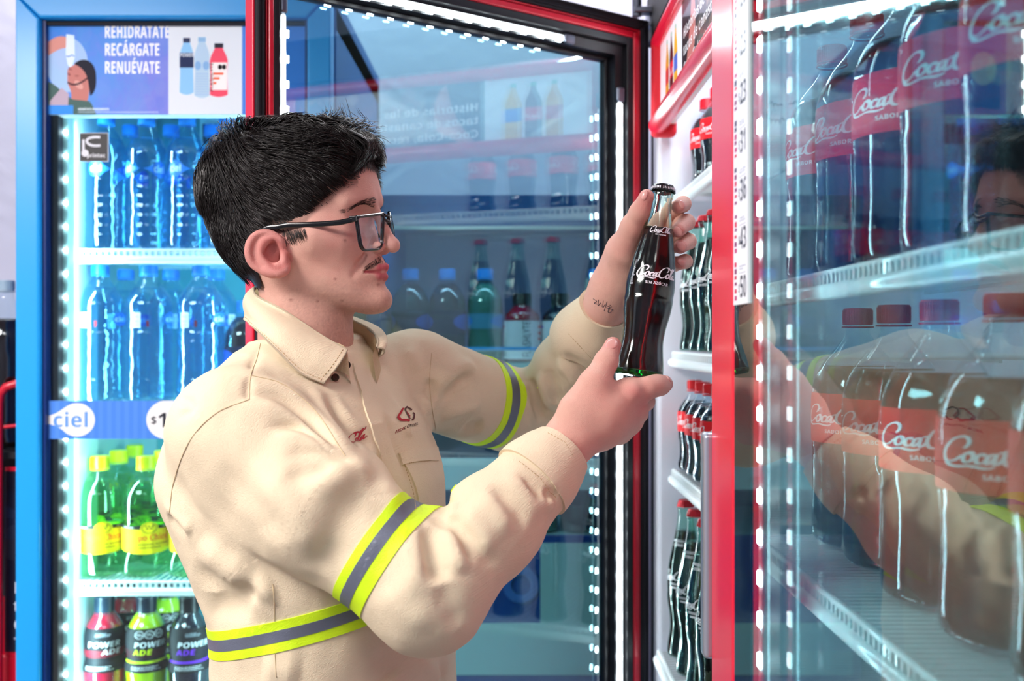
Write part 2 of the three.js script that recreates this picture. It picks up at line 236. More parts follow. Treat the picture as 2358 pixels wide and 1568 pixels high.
    text(g, '$', 408, 98, 44, '#1c1f2b'); text(g, '15', 434, 112, 86, '#1c1f2b'); text(g, '$', 812, 98, 44, '#1c1f2b'); text(g, '15', 838, 112, 86, '#1c1f2b'); drop(690);
  });
  const sm = new THREE.MeshPhysicalMaterial({ map: strip, roughness: 0.4, clearcoat: 0.3 });
  const g1 = new THREE.BoxGeometry(xr - xi - 0.004, 0.0735, 0.0015).translate((xi + xr) / 2, CY - 0.153, -(Z0 + 0.02)); part('price_strip', g1, sm, d, 'blue strip with white price disc');
  const stick = canvasTex(256, 256, (g) => { g.fillStyle = '#eef2f6'; g.fillRect(0, 0, 256, 256); g.fillStyle = '#0a0d16'; g.fillRect(5, 5, 246, 246); g.strokeStyle = '#e6e9f2'; g.lineWidth = 22; g.beginPath(); g.moveTo(184, 40); g.bezierCurveTo(90, 30, 40, 60, 78, 96); g.bezierCurveTo(104, 118, 150, 116, 186, 112); g.stroke(); g.fillStyle = '#e6e9f2'; g.fillRect(24, 60, 22, 120); g.beginPath(); g.arc(50, 180, 32, 0, 7); g.fill(); text(g, 'printec', 66, 218, 50, '#eef0f6', { sx: 0.95 }); });
  part('sticker', box(-0.835, -0.779, 0.345, 0.401, Z0 + 0.021, Z0 + 0.0235, 0.001), new THREE.MeshPhysicalMaterial({ map: stick, roughness: 0.5 }), d, 'small square black maker badge');
  { const b = d.children.at(-1).geometry, p = b.attributes.position, o = offsetOf(d), uv = b.attributes.uv; for (let i = 0; i < p.count; i++) uv.setXY(i, (p.getX(i) + o.x + 0.835) / 0.056, (p.getY(i) + o.y - CY - 0.345) / 0.056); }
  areaLight(0.012, 1.35, W(xi + 0.034, -0.24, Z0 + 0.075), W(-0.5, -0.24, 2.3), 0xd8fbff, LEDW * 2.6);
  areaLight(0.012, 1.35, W(xr - 0.02, -0.24, Z0 + 0.075), W(-0.8, -0.24, 2.3), 0xd8fbff, LEDW * 2.6);
}

// ---------------------------------------------------------------- red cooler on the right: front faces left, one door open, one shut
{
  const XF = 0.273, XB = 0.96, ZN = 0.2, ZF = 1.96, Y1 = 0.655;
  const t = thing('drinks_cooler', 'red framed double cooler on the right, one glass door open, one shut', 'cooler', W(0.6, Yf, 1.08));
  part('cabinet', [box(XF, XB, Yf, Y1, ZF - 0.02, ZF, 0.004), box(XF, XB, Yf, Y1, ZN, ZN + 0.02), box(XB - 0.02, XB, Yf, Y1, ZN, ZF), box(XF - 0.005, XB, 0.6, Y1 + 0.02, ZN, ZF, 0.006), box(XF, XB, Yf, Yf + 0.2, ZN, ZF)], M.gasket, t);
  part('liner', [box(XF + 0.001, XB - 0.02, Yf + 0.2, 0.6, ZF - 0.07, ZF - 0.021, 0.012), box(XF, XB - 0.02, Yf + 0.2, 0.6, ZN + 0.021, ZN + 0.05), box(XB - 0.05, XB - 0.021, Yf + 0.2, 0.6, ZN, ZF), box(XF + 0.03, XB - 0.02, 0.575, 0.598, ZN, ZF), box(XF, XB - 0.02, Yf + 0.2, Yf + 0.215, ZN, ZF)], M.linerWhite, t);
  part('mounting_rail', [box(XF + 0.2, XF + 0.212, Yf + 0.25, 0.55, ZF - 0.078, ZF - 0.07), box(XF + 0.205, XF + 0.208, Yf + 0.25, 0.55, ZF - 0.079, ZF - 0.0775)], M.shelfWhite, t);
  for (const [y, x] of [[0.277, 0.312], [-0.02, 0.3], [-0.24, 0.3], [-0.58, 0.272]]) wireShelf(t, x, 0.88, y, 1.325, 1.872, 'x');
  for (const [y, x] of [[0.07, 0.31], [-0.25, 0.31], [-0.58, 0.31]]) wireShelf(t, x, 0.88, y, 0.27, 1.3, 'x');
  // header sign in a red tube frame
  const hs = sub('header_sign', t, W(XF, 0.47, 1.0));
  const y0 = 0.4, y1 = 0.555, za = 1.85, zb = 0.3, xs = XF - 0.002;
  part('frame_tube', polyTube([W(xs, y0, za), W(xs, y0, zb)], 0.0175, 14), M.red, hs); part('frame_tube', polyTube([W(xs, y1, za), W(xs, y1, zb)], 0.013, 14), M.red, hs);
  part('frame_end', box(xs - 0.012, xs + 0.035, y0 - 0.022, y1 + 0.01, za - 0.012, za + 0.018, 0.011), M.redRough, hs);
  const head = canvasTex(2048, 256, (g, w, h) => {
    const px = (m) => m / 1.55 * w;
    g.fillStyle = '#f4f8fd'; g.fillRect(0, 0, w, h);
    const bot = (x, c, cap, lab) => { g.fillStyle = c; g.beginPath(); g.moveTo(x - 7, 52); g.bezierCurveTo(x - 8, 80, x - 24, 90, x - 24, 120); g.lineTo(x - 24, 238); g.lineTo(x + 24, 238); g.lineTo(x + 24, 120); g.bezierCurveTo(x + 24, 90, x + 8, 80, x + 7, 52); g.fill(); g.fillStyle = cap; g.fillRect(x - 8, 40, 16, 13); g.fillStyle = lab; g.fillRect(x - 24, 124, 48, 46); };
    bot(122, '#e8a020', '#7fc8a8', '#d8342c'); bot(182, '#5a1410', '#58b890', '#e8203c'); bot(240, '#f0b428', '#6cc0a0', '#2f74d8'); cola(g, 162, 158, 5, '#fff');
    const x0 = 325, x1 = 930; g.fillStyle = '#1d1620'; g.fillRect(x0, 0, x1 - x0, h);
    const r = rng(71); const cols = ['#3b2226', '#57402f', '#2a3338', '#6b4a3a', '#7c2f33', '#4a5148', '#8a6a52', '#20242c', '#9a8b86'];
    for (let k = 0; k < 240; k++) { g.fillStyle = cols[Math.floor(r() * cols.length)]; g.globalAlpha = 0.75; g.beginPath(); g.ellipse(x0 + (x1 - x0) * (0.3 + 0.7 * r()), h * r(), 6 + 26 * r(), 6 + 20 * r(), r() * 3, 0, 7); g.fill(); } g.globalAlpha = 1;
    g.fillStyle = '#15131b'; g.beginPath(); g.ellipse(395, 110, 48, 90, 0, 0, 7); g.fill();
    g.fillStyle = '#c97a72'; g.beginPath(); g.moveTo(440, 20); g.bezierCurveTo(480, 50, 490, 120, 470, 180); g.lineTo(360, 256); g.lineTo(330, 256); g.bezierCurveTo(380, 200, 420, 150, 440, 20); g.fill();
    text(g, 'Historias de los', 342, 122, 40, '#f5f3f6'); text(g, 'tacos de canasta &', 342, 168, 40, '#f5f3f6'); text(g, 'Coca-Cola, recomienda', 342, 214, 40, '#f5f3f6'); smallPrint(g, 344, 228, 300, 1, 6, '#b8b0b8', 8);
    g.fillStyle = '#e4142e'; g.fillRect(x1, 0, w - x1, h); cola(g, 1120, 170, 42, '#fff'); cola(g, 1640, 170, 42, '#fff');
  });
  const hm = new THREE.MeshPhysicalMaterial({ map: head, roughness: 0.3, clearcoat: 0.5, emissive: 0xffffff, emissiveMap: head, emissiveIntensity: 0.35 });
  const hp = new THREE.PlaneGeometry(za - zb, y1 - y0).rotateY(-Math.PI / 2); hp.translate(xs + 0.003, CY + (y0 + y1) / 2, -(za + zb) / 2);
  part('sign_face', hp, hm, hs); part('sign_back', box(xs + 0.005, xs + 0.03, y0, y1, zb, za), M.shelfWhite, hs);
  // hand-written notes on the lining above the top shelf
  const note = canvasTex(512, 256, (g) => { const r = rng(9); g.strokeStyle = 'rgba(24,26,60,0.9)'; g.lineWidth = 5; g.lineCap = 'round'; for (let row = 0; row < 4; row++) { let x = 40 + 60 * r(); const y = 45 + row * 55; for (let k = 0; k < 3; k++) { g.beginPath(); g.moveTo(x, y); for (let j = 0; j < 6; j++) { g.quadraticCurveTo(x + 6, y - 26 * r() + 4, x + 13, y + 8 * r() - 2); x += 14; } g.stroke(); x += 24; } } });
  part('marker_note', new THREE.PlaneGeometry(0.3, 0.15).translate(0.52, CY + 0.4, -(ZF - 0.0715)), new THREE.MeshStandardMaterial({ map: note, transparent: true, roughness: 0.6 }), t, 'dark hand-written notes on the white lining');
  // hinge bracket on top of the cabinet
  part('hinge_bracket', [box(0.232, 0.275, 0.622, 0.634, 1.885, 1.91, 0.003), box(0.262, 0.30, 0.6, 0.64, 1.9, 1.955, 0.004), new THREE.CylinderGeometry(0.009, 0.009, 0.032, 16).translate(0.238, CY + 0.634, -1.898)], M.steel, t);
  part('top_trim', box(XF - 0.008, XF + 0.01, 0.575, 0.67, ZN, ZF, 0.004), M.rubberDark, t);
  areaLight(0.008, 1.5, W(0.251, -0.2, 0.981), W(0.62, -0.2, 0.6), 0xdff8ff, LEDW * 1.1);
  areaLight(0.6, 0.012, W(0.35, 0.565, 0.65), W(0.55, -0.2, 0.6), 0xdff8ff, LEDW * 0.9);
  areaLight(0.5, 0.014, W(0.36, 0.57, 1.58), W(0.14, -0.3, 1.5), 0xe6f4ff, LEDW * 2.4);

  // the open door, hinged at the far end; local x from the hinge (negative to the free edge), y above the lens, z off its inner face
  const ux = V(0.821, 0, -0.571).normalize(), n = V(0.571, 0, 0.821).normalize(), h0 = W(0.262, 0, 1.905);
  const DM = new THREE.Matrix4().makeBasis(ux, V(0, 1, 0), n).setPosition(h0);
  const DW = 0.777, FS = 0.68, D0 = -1.2, D1 = 0.612;
  const d = sub('open_door', t, W(0.0, -0.3, 1.7));
  const dbox = (u0, u1, v0, v1, w0, w1, r = 0) => { const a = u1 - u0, b = v1 - v0, c = w1 - w0; const g = r ? new RoundedBoxGeometry(a, b, c, 2, Math.min(r, a / 2.05, b / 2.05, c / 2.05)) : new THREE.BoxGeometry(a, b, c); return g.translate(-(u0 + u1) / 2, (v0 + v1) / 2, (w0 + w1) / 2).applyMatrix4(DM); };
  const ring = (s0, s1, w0, w1, r = 0) => [dbox(s0, s1, D0 + s0, D1 - s0, w0, w1, r), dbox(DW - s1 * FS, DW - s0 * FS, D0 + s0, D1 - s0, w0, w1, r), dbox(s1, DW - s1 * FS, D1 - s1, D1 - s0, w0, w1, r), dbox(s1, DW - s1 * FS, D0 + s0, D0 + s1, w0, w1, r)];
  part('outer_frame', [...ring(0, 0.021, -0.03, 0.002, 0.004), ...ring(0.004, 0.007, 0, 0.004), ...ring(0.013, 0.016, 0, 0.004)], M.gasket, d);
  part('red_trim', [...ring(0.0225, 0.0255, -0.03, 0.0005, 0.001), ...ring(0.0275, 0.04, -0.03, 0.003, 0.003)], M.redLine, d);
  part('red_edge', [dbox(DW, DW + 0.004, D0, D1, -0.034, -0.004, 0.0015), ...ring(0, 0.04, -0.034, -0.0305, 0.001)], M.red, d);
  part('inner_frame', [...ring(0.04, 0.055, -0.03, 0.001, 0.002), ...ring(0.055, 0.0745, -0.048, -0.012), ...ring(0.0745, 0.083, -0.048, -0.031, 0.002), ...ring(0.021, 0.0225, -0.03, -0.004)], M.black, d);
  part('glass_pane', dbox(0.082, DW - 0.056, D0 + 0.082, D1 - 0.082, -0.0365, -0.036), coatedPane, d);
  part('glass_pane', dbox(0.082, DW - 0.056, D0 + 0.082, D1 - 0.082, -0.0445, -0.044), coatedPane, d);
  part('light_strip', [dbox(0.061, 0.072, D0 + 0.1, 0.448, -0.012, -0.004, 0.004), dbox(0.2, DW - 0.1, D1 - 0.072, D1 - 0.061, -0.012, -0.004, 0.004), dbox(DW - 0.072 * FS, DW - 0.061 * FS, D0 + 0.1, 0.49, -0.012, -0.004, 0.004)], ledSoft, d);
  part('strip_cap', [dbox(0.0565, 0.0755, 0.448, 0.477, -0.012, -0.002, 0.005), dbox(0.176, 0.2, D1 - 0.0755, D1 - 0.0565, -0.012, -0.002, 0.005), dbox(DW - 0.0755 * FS, DW - 0.0565 * FS, 0.49, 0.52, -0.012, -0.002, 0.005)], M.steel, d);
  const led = (u, v, wu, wv) => part('led', dbox(u - wu, u + wu, v - wv, v + wv, -0.005, -0.0032, 0.0006), ledGlow, d);
  for (let v = 0.43; v > -0.95; v -= 0.038) { led(0.0705, v, 0.0052, 0.0055); if (v < 0.47) led(DW - 0.0705 * FS, v + 0.03, 0.0045, 0.0055); }
  for (let u = 0.215; u < DW - 0.12; u += 0.038) led(u, D1 - 0.0705, 0.0055, 0.0052);
  const facing = (at, w, h, k) => { const p = at.clone().applyMatrix4(DM); areaLight(w, h, p, p.clone().add(n), 0xe4f8ff, k); };
  facing(V(-0.067, -0.25, 0.004), 0.008, 1.35, LEDW * 0.4); facing(V(-0.45, D1 - 0.066, 0.004), 0.5, 0.012, LEDW * 0.5); facing(V(-DW + 0.067 * FS, -0.2, 0.004), 0.008, 1.3, LEDW * 0.35);

  // the shut door: its face is seen at a grazing angle
  const XD = 0.215, s = sub('shut_door', t, W(XD, -0.3, 0.67)), zf = 1.075, zn = 0.25;
  part('red_frame', [box(XD, XD + 0.014, D0, D1, 0.968, zf, 0.006), box(XD, XD + 0.014, D0, D1, zn, zn + 0.1, 0.006), box(XD, XD + 0.014, D1 - 0.1, D1, zn, zf, 0.006), box(XD, XD + 0.014, D0, D0 + 0.1, zn, zf, 0.006), box(XD + 0.012, XF - 0.006, D0, D1, zf - 0.012, zf - 0.002, 0.004)], M.red, s);
  part('gasket', [box(XD + 0.0015, XD + 0.004, D0 + 0.1, D1 - 0.1, 0.903, 0.968), box(XD + 0.003, XD + 0.012, D0 + 0.1, D1 - 0.1, zn + 0.1, zn + 0.13)], M.black, s);
  part('glass_pane', box(XD + 0.001, XD + 0.0015, D0 + 0.1, D1 - 0.1, zn + 0.1, 0.968), glassPane, s);
  part('glass_pane', box(XD + 0.016, XD + 0.0165, D0 + 0.1, D1 - 0.1, zn + 0.1, 0.93), glassPane, s);
  part('light_strip', box(XD + 0.03, XD + 0.034, D0 + 0.1, 0.56, 0.972, 0.99, 0.003), M.shelfWhite, s);
  for (let y = 0.535; y > -1.0; y -= 0.0405) part('led', box(XD + 0.0275, XD + 0.0302, y - 0.007, y + 0.007, 0.976, 0.986, 0.001), ledGlow, s);
  part('handle', box(XD - 0.008, XD + 0.012, -0.345, -0.1, zf, zf + 0.022, 0.006), M.aluminium, s);
  const tags = canvasTex(128, 2048, (g, w, h) => {
    g.fillStyle = '#f7f9fe'; g.fillRect(0, 0, w, h); const r = rng(12);
    const pr = ['14', '14', '20', '23', '23', '31', '36', '43', '50']; const step = h / 8.55;
    pr.forEach((p, k) => { const y = h - (pr.length - k) * step + step * 0.6; for (let j = 0; j < 6; j++) { g.fillStyle = ['#d5124e', '#8a1466', '#c02070', '#3a1a52'][Math.floor(r() * 4)]; g.fillRect(10 + 3 * r(), y - 120 + j * 34, 20, 30 * (0.5 + 0.5 * r())); } g.fillStyle = '#20273c'; g.fillRect(52, y - 60, 60, 2); smallPrint(g, 56, y - 96, 46, 2, 8, '#8d96ac', k); text(g, '$', 46, y + 40, 64, '#1d2438', { sx: 0.36 }); text(g, p, 60, y + 62, 150, '#161d33', { sx: 0.34 }); });
  });
  const pt = new THREE.PlaneGeometry(0.058, 0.385).rotateY(-Math.PI / 2).translate(XD - 0.0012, CY + 0.2265, -0.932);
  part('price_list', pt, new THREE.MeshPhysicalMaterial({ map: tags, roughness: 0.4, side: THREE.DoubleSide }), s, 'white vertical strip of prices'); part('price_list_backing', box(XD - 0.001, XD + 0.002, 0.034, 0.419, 0.903, 0.961), M.shelfWhite, s);
}

// ---------------------------------------------------------------- low blue cooler seen through the open door
{
  const X0 = -0.31, X1 = 0.235, Z0 = 2.12, ZB = 2.7;
  const t = thing('drinks_cooler', 'dim blue open cooler against the back wall, seen through the glass of the open door', 'cooler', W((X0 + X1) / 2, Yf, (Z0 + ZB) / 2));
  part('cabinet', [box(X0, X0 + 0.03, Yf, 0.3, Z0, ZB, 0.004), box(X1 - 0.03, X1, Yf, 0.3, Z0, ZB, 0.004), box(X0, X1, Yf, 0.3, ZB - 0.03, ZB), box(X0, X1, 0.28, 0.31, Z0, ZB), box(X0, X1, Yf, Yf + 0.1, Z0, ZB)], M.blueDeep, t);
  part('back_panel', box(X0 + 0.03, X1 - 0.03, Yf + 0.1, 0.28, ZB - 0.06, ZB - 0.031), mat({ color: '#6f7fa6', roughness: 0.5 }), t);
  part('shelf', [box(X0 + 0.03, X1 - 0.03, -0.062, -0.05, Z0 + 0.03, ZB - 0.06)], M.liner, t); part('shelf_rail', [box(X0 + 0.03, X1 - 0.03, -0.022, -0.014, Z0 + 0.02, Z0 + 0.03, 0.003)], M.blue, t);
  part('shelf', [box(X0 + 0.03, X1 - 0.03, -0.452, -0.44, Z0 + 0.03, ZB - 0.06)], M.liner, t);
  part('price_band', box(X0, X1, -0.318, -0.25, Z0 - 0.006, Z0, 0.002), mat({ color: '#cfe2e6', roughness: 0.4 }), t); part('apron', [box(X0, X1, -0.5, -0.415, Z0 - 0.004, Z0 + 0.01, 0.003), box(X0, X1, Yf + 0.05, -0.5, Z0 - 0.003, Z0 + 0.02)], mat({ color: '#0c3f96', roughness: 0.35, clearcoat: 0.5 }), t);
  part('poster', [box(0.06, X1 - 0.01, -0.6, -0.43, Z0 - 0.008, Z0 - 0.003), box(X0 + 0.02, X1 - 0.01, -0.71, -0.6, Z0 - 0.008, Z0 - 0.003)], mat({ color: '#b7dbdc', roughness: 0.35, clearcoat: 0.4 }), t, 'pale poster on the apron');
  areaLight(0.46, 0.012, W(-0.04, 0.262, Z0 + 0.05), W(-0.04, -0.1, 2.5), 0xdfeaff, LEDW * 0.6); areaLight(0.46, 0.012, W(-0.04, -0.066, Z0 + 0.05), W(-0.04, -0.4, 2.5), 0xdfeaff, LEDW * 0.25);
  part('light_strip', box(-0.27, 0.19, 0.265, 0.272, Z0 + 0.044, Z0 + 0.056, 0.003), ledSoft, t);
  part('header_lip', box(X0 + 0.03, X1 - 0.03, 0.243, 0.29, Z0 - 0.002, Z0 + 0.012, 0.003), M.blueDeep, t); part('header_edge', box(X0 + 0.03, X1 - 0.03, 0.236, 0.244, Z0 - 0.004, Z0 + 0.01, 0.003), M.shelfWhite, t);
  part('drop_emblem', new THREE.TorusGeometry(0.03, 0.01, 8, 28).scale(1, 1, 0.15).translate(0.02, CY - 0.52, -(Z0 - 0.006)), mat({ color: '#3f6fc0', roughness: 0.4 }), t);
}
// ---------------------------------------------------------------- red display rack at the left edge
{
  const t = thing('display_rack', 'red tube display rack with a dark poster, cut off at the left edge', 'rack', W(-1.2, Yf, 2.15));
  part('tube_frame', [tube([W(-1.012, -0.7, 1.96), W(-1.012, -0.3, 1.96), W(-1.011, -0.13, 1.96), W(-1.004, -0.098, 1.96), W(-0.985, -0.0865, 1.962), W(-0.968, -0.0865, 1.97), W(-0.964, -0.0865, 2.0), W(-0.964, -0.0865, 2.4)], 0.0085, 60, 10, false, 0.35), polyTube([W(-1.012, -0.172, 1.965), W(-0.962, -0.166, 1.965)], 0.0035), polyTube([W(-1.45, -0.0865, 1.96), W(-1.45, -1.3, 1.96)], 0.0085)], M.redLine, t);
  part('platform', [box(-1.5, -0.965, -0.235, -0.222, 1.98, 2.45), box(-1.5, -0.965, -1.3, -1.28, 1.98, 2.45), box(-1.5, -0.965, -1.4, -0.24, 2.43, 2.45)], M.gasket, t);
  part('base', box(-1.5, -0.962, Yf, -0.625, 1.985, 2.45, 0.01), M.redLine, t);
  const poster = canvasTex(1024, 768, (g, w, h) => { g.fillStyle = '#12182c'; g.fillRect(0, 0, w, h); const r = rng(31); for (let k = 0; k < 60; k++) { g.fillStyle = ['#1c2a48', '#2a2036', '#0c1222', '#33333f'][k % 4]; g.globalAlpha = 0.5; g.beginPath(); g.ellipse(w * r(), h * 0.55 * r(), 20 + 70 * r(), 30 + 60 * r(), r() * 3, 0, 7); g.fill(); } g.globalAlpha = 1; text(g, 'Historias de los', 38, 520, 68, '#e2e7f2', { bold: false }); text(g, 'tacos de canasta &', 38, 598, 68, '#e2e7f2', { bold: false }); text(g, 'Coca-Cola, recomienda', 38, 676, 68, '#e2e7f2', { bold: false }); smallPrint(g, 40, 706, 420, 1, 12, '#9aa2b8', 4); });
  const pm = new THREE.MeshPhysicalMaterial({ map: poster, roughness: 0.25, clearcoat: 0.6 });
  poster.repeat.set(0.0485 / 0.48, 1);
  part('poster', new THREE.PlaneGeometry(0.0485, 0.36).translate(-1.0105 + 0.02425, CY - 0.44, -1.982), pm, t, 'dark poster with pale lettering');
  part('poster_backing', [box(-1.0105, -0.962, -0.63, -0.252, 1.984, 1.99)], M.redLine, t);
}

// ---------------------------------------------------------------- bottles
const shellClear = new THREE.MeshPhysicalMaterial({ color: 0xf2fbff, roughness: 0.03, transmission: 1, thickness: 0, ior: 1.5, side: THREE.DoubleSide });
const shellBlue = new THREE.MeshPhysicalMaterial({ color: 0xdaf3fd, roughness: 0.03, transmission: 1, thickness: 0, ior: 1.55, side: THREE.DoubleSide });
const shellGreen = new THREE.MeshPhysicalMaterial({ color: 0xdaf6e6, roughness: 0.03, transmission: 1, thickness: 0, ior: 1.5, side: THREE.DoubleSide });
const shellAqua = new THREE.MeshPhysicalMaterial({ color: 0xcdeee6, roughness: 0.04, transmission: 1, thickness: 0, ior: 1.52, side: THREE.DoubleSide });
const waterIn = new THREE.MeshPhysicalMaterial({ color: 0xe2f5fd, roughness: 0.02, transmission: 1, thickness: 0, ior: 1.4, side: THREE.DoubleSide });
const sparklingIn = new THREE.MeshPhysicalMaterial({ color: 0xe6f9e6, roughness: 0.02, transmission: 1, thickness: 0, ior: 1.4, side: THREE.DoubleSide });
const colaIn = mat({ color: '#150806', roughness: 0.12, clearcoat: 0.6, clearcoatRoughness: 0.05 });
const juice = (c) => mat({ color: c, roughness: 0.15, clearcoat: 0.6 });
const capMat = (c) => mat({ color: c, roughness: 0.35 });
const CAP = { red: capMat('#e0182a'), blue: capMat('#1f8fe6'), yellow: capMat('#e6e600'), navy: capMat('#1f3346'), white: capMat('#a9c4d6'), dark: capMat('#16171d') };
const crownRed = mat({ color: '#b81324', roughness: 0.3, metalness: 0.4 }), crownBlack = mat({ color: '#0b0c11', roughness: 0.28, metalness: 0.3, clearcoat: 0.6 });
// profile: list of [height share, radius share]; a smooth curve through them
function profileAt(list, H, Rr) {
  return (y) => { const t = clamp(y / H, list[0][0], list.at(-1)[0]); let i = 0; while (i < list.length - 2 && t > list[i + 1][0]) i++;
    const p = (k) => list[clamp(k, 0, list.length - 1)], a = p(i), b = p(i + 1), u = (t - a[0]) / (b[0] - a[0] || 1);
    const m0 = i > 0 ? (b[1] - p(i - 1)[1]) / (b[0] - p(i - 1)[0]) : (b[1] - a[1]) / (b[0] - a[0]), m1 = i + 2 < list.length ? (p(i + 2)[1] - a[1]) / (p(i + 2)[0] - a[0]) : (b[1] - a[1]) / (b[0] - a[0]);
    const h = b[0] - a[0], u2 = u * u, u3 = u2 * u; return Rr * ((2 * u3 - 3 * u2 + 1) * a[1] + (u3 - 2 * u2 + u) * h * m0 + (-2 * u3 + 3 * u2) * b[1] + (u3 - u2) * h * m1); };
}
// lathe of a radius function with an optional relief(phi, y) in metres
function turned(rad, y0, y1, rows, cols, { relief, off = 0, arc = Math.PI * 2, mid = 0, capBottom, capTop } = {}) {
  const pts = []; if (capBottom) pts.push(new THREE.Vector2(0.0001, y0 + capBottom));
  for (let i = 0; i <= rows; i++) { const y = y0 + (y1 - y0) * i / rows; pts.push(new THREE.Vector2(Math.max(0.0002, rad(y) + off), y)); }
  if (capTop) pts.push(new THREE.Vector2(0.0001, y1));
  const g = new THREE.LatheGeometry(pts, cols, mid - arc / 2, arc), p = g.attributes.position;
  if (relief) { for (let i = 0; i < p.count; i++) { const x = p.getX(i), y = p.getY(i), z = p.getZ(i), r = Math.hypot(x, z); if (r < 0.004) continue; const k = 1 + relief(Math.atan2(x, z), y) / r; p.setXYZ(i, x * k, y, z * k); } g.computeVertexNormals(); weldSeam(g, cols, pts.length); }
  return g;
}
function weldSeam(g, cols, rows) { const n = g.attributes.normal; for (let j = 0; j < rows; j++) { const a = j, b = cols * rows + j, v = V(n.getX(a) + n.getX(b), n.getY(a) + n.getY(b), n.getZ(a) + n.getZ(b)).normalize(); n.setXYZ(a, v.x, v.y, v.z); n.setXYZ(b, v.x, v.y, v.z); } }
function localMesh(name, geo, m, parent) { if (Array.isArray(geo)) geo = merge(geo); const o = new THREE.Mesh(geo, m); o.name = name; parent.add(o); shade(o); return o; }
function screwCap(r, y0, y1) { const g = [new THREE.CylinderGeometry(r * 0.95, r, y1 - y0, 40, 1).translate(0, (y0 + y1) / 2, 0)]; for (let k = 0; k < 40; k++) { const a = k / 40 * Math.PI * 2; g.push(new THREE.BoxGeometry(0.0009, (y1 - y0) * 0.8, 0.0012).translate(0, (y0 + y1) / 2, r * 0.985).rotateY(a)); } g.push(new THREE.TorusGeometry(r * 1.02, 0.0011, 6, 40).rotateX(Math.PI / 2).translate(0, y0 - 0.0025, 0)); return g; }
function crownCap(r, y0, y1) { const pts = []; for (let k = 0; k <= 8; k++) { const t = k / 8; pts.push(new THREE.Vector2(r * (1 - 0.14 * t), y0 + (y1 - y0) * 0.75 * t)); } pts.push(new THREE.Vector2(r * 0.8, y1 - 0.0006), new THREE.Vector2(r * 0.6, y1), new THREE.Vector2(0.0001, y1)); const g = new THREE.LatheGeometry(pts, 84), p = g.attributes.position; for (let i = 0; i < p.count; i++) { const x = p.getX(i), y = p.getY(i), z = p.getZ(i), t = clamp((y - y0) / (y1 - y0), 0, 1), k = 1 + 0.05 * (1 - t) * Math.cos(21 * Math.atan2(x, z)); p.setXYZ(i, x * k, y, z * k); } g.computeVertexNormals(); return [g]; }
const PET = [[0, 0.7], [0.015, 0.92], [0.06, 1], [0.16, 0.9], [0.28, 0.9], [0.4, 0.99], [0.64, 1], [0.72, 0.86], [0.8, 0.58], [0.86, 0.38], [0.9, 0.33], [1, 0.33]];
const TALL = [[0, 0.7], [0.02, 0.94], [0.07, 1], [0.25, 0.97], [0.4, 0.99], [0.42, 1], [0.62, 1], [0.7, 0.93], [0.78, 0.72], [0.85, 0.42], [0.89, 0.28], [0.92, 0.26], [1, 0.26]];
const WATER = [[0, 0.78], [0.02, 0.96], [0.06, 1], [0.3, 0.97], [0.5, 0.99], [0.52, 0.97], [0.66, 0.97], [0.68, 1], [0.75, 0.93], [0.83, 0.66], [0.89, 0.4], [0.92, 0.33], [1, 0.33]];
const SPORT = [[0, 0.8], [0.02, 0.97], [0.08, 1], [0.28, 0.94], [0.4, 0.98], [0.44, 0.98], [0.5, 0.88], [0.56, 0.93], [0.7, 0.93], [0.78, 0.78], [0.86, 0.5], [0.9, 0.42], [1, 0.42]];
const CONTOUR = [[0, 0.93], [0.012, 1], [0.04, 1], [0.1, 0.92], [0.18, 0.83], [0.26, 0.86], [0.33, 0.95], [0.395, 1], [0.41, 0.985], [0.47, 1], [0.53, 0.955], [0.61, 0.86], [0.67, 0.755], [0.75, 0.62], [0.845, 0.475], [0.92, 0.41], [0.935, 0.44], [0.955, 0.44], [0.97, 0.4], [0.985, 0.4]];
const flute = (H, a = 0.00055) => (ph, y) => a * Math.cos(10 * ph) * (sstep(0.03 * H, 0.09 * H, y) * (1 - sstep(0.36 * H, 0.4 * H, y)) + sstep(0.54 * H, 0.58 * H, y) * (1 - sstep(0.7 * H, 0.8 * H, y)));
const crinkle = (H, a, seed) => (ph, y) => a * 0.55 * Math.sin(y * 320) * (1 - sstep(0.5 * H, 0.56 * H, y)) + a * 2.2 * (fbm(Math.sin(ph) * 4 + seed, y * 90, Math.cos(ph) * 4 + seed) - 0.5) * (1 - sstep(0.6 * H, 0.8 * H, y));
const proto = {};
function bottle(o) {
  const g = new THREE.Group(), rad = profileAt(o.profile, o.H, o.R), yl = o.fill * o.H, top = o.neck ?? 0.93;
  localMesh(o.glass ? 'glass_body' : 'plastic_body', turned(rad, 0, o.H * top, 72, 48, { relief: o.relief, capBottom: 0.004 }), o.shell, g);
  localMesh('drink', turned(rad, 0.003, yl, 56, 40, { relief: o.relief, off: -0.0007, capBottom: 0.003, capTop: true }), o.drink, g);
  for (const l of o.labels ?? []) localMesh('label', turned(rad, l.y0 * o.H, l.y1 * o.H, 14, 44, { off: l.off ?? 0.0006, arc: l.arc ?? Math.PI * 2, mid: l.mid ?? 0 }), l.mat, g);
  if (o.crown) localMesh('crown_cap', crownCap(o.capR, o.H * 0.955, o.H), o.cap, g); else localMesh('cap', screwCap(o.capR, o.H * (o.cap0 ?? 0.925), o.H), o.cap, g);
  return g;
}
const labelMat = (t, o = {}) => new THREE.MeshPhysicalMaterial({ map: t, roughness: 0.6, specularIntensity: 0.5, side: THREE.DoubleSide, ...o });
const clearLabel = (t) => new THREE.MeshPhysicalMaterial({ map: t, roughness: 0.4, transparent: true, side: THREE.DoubleSide });
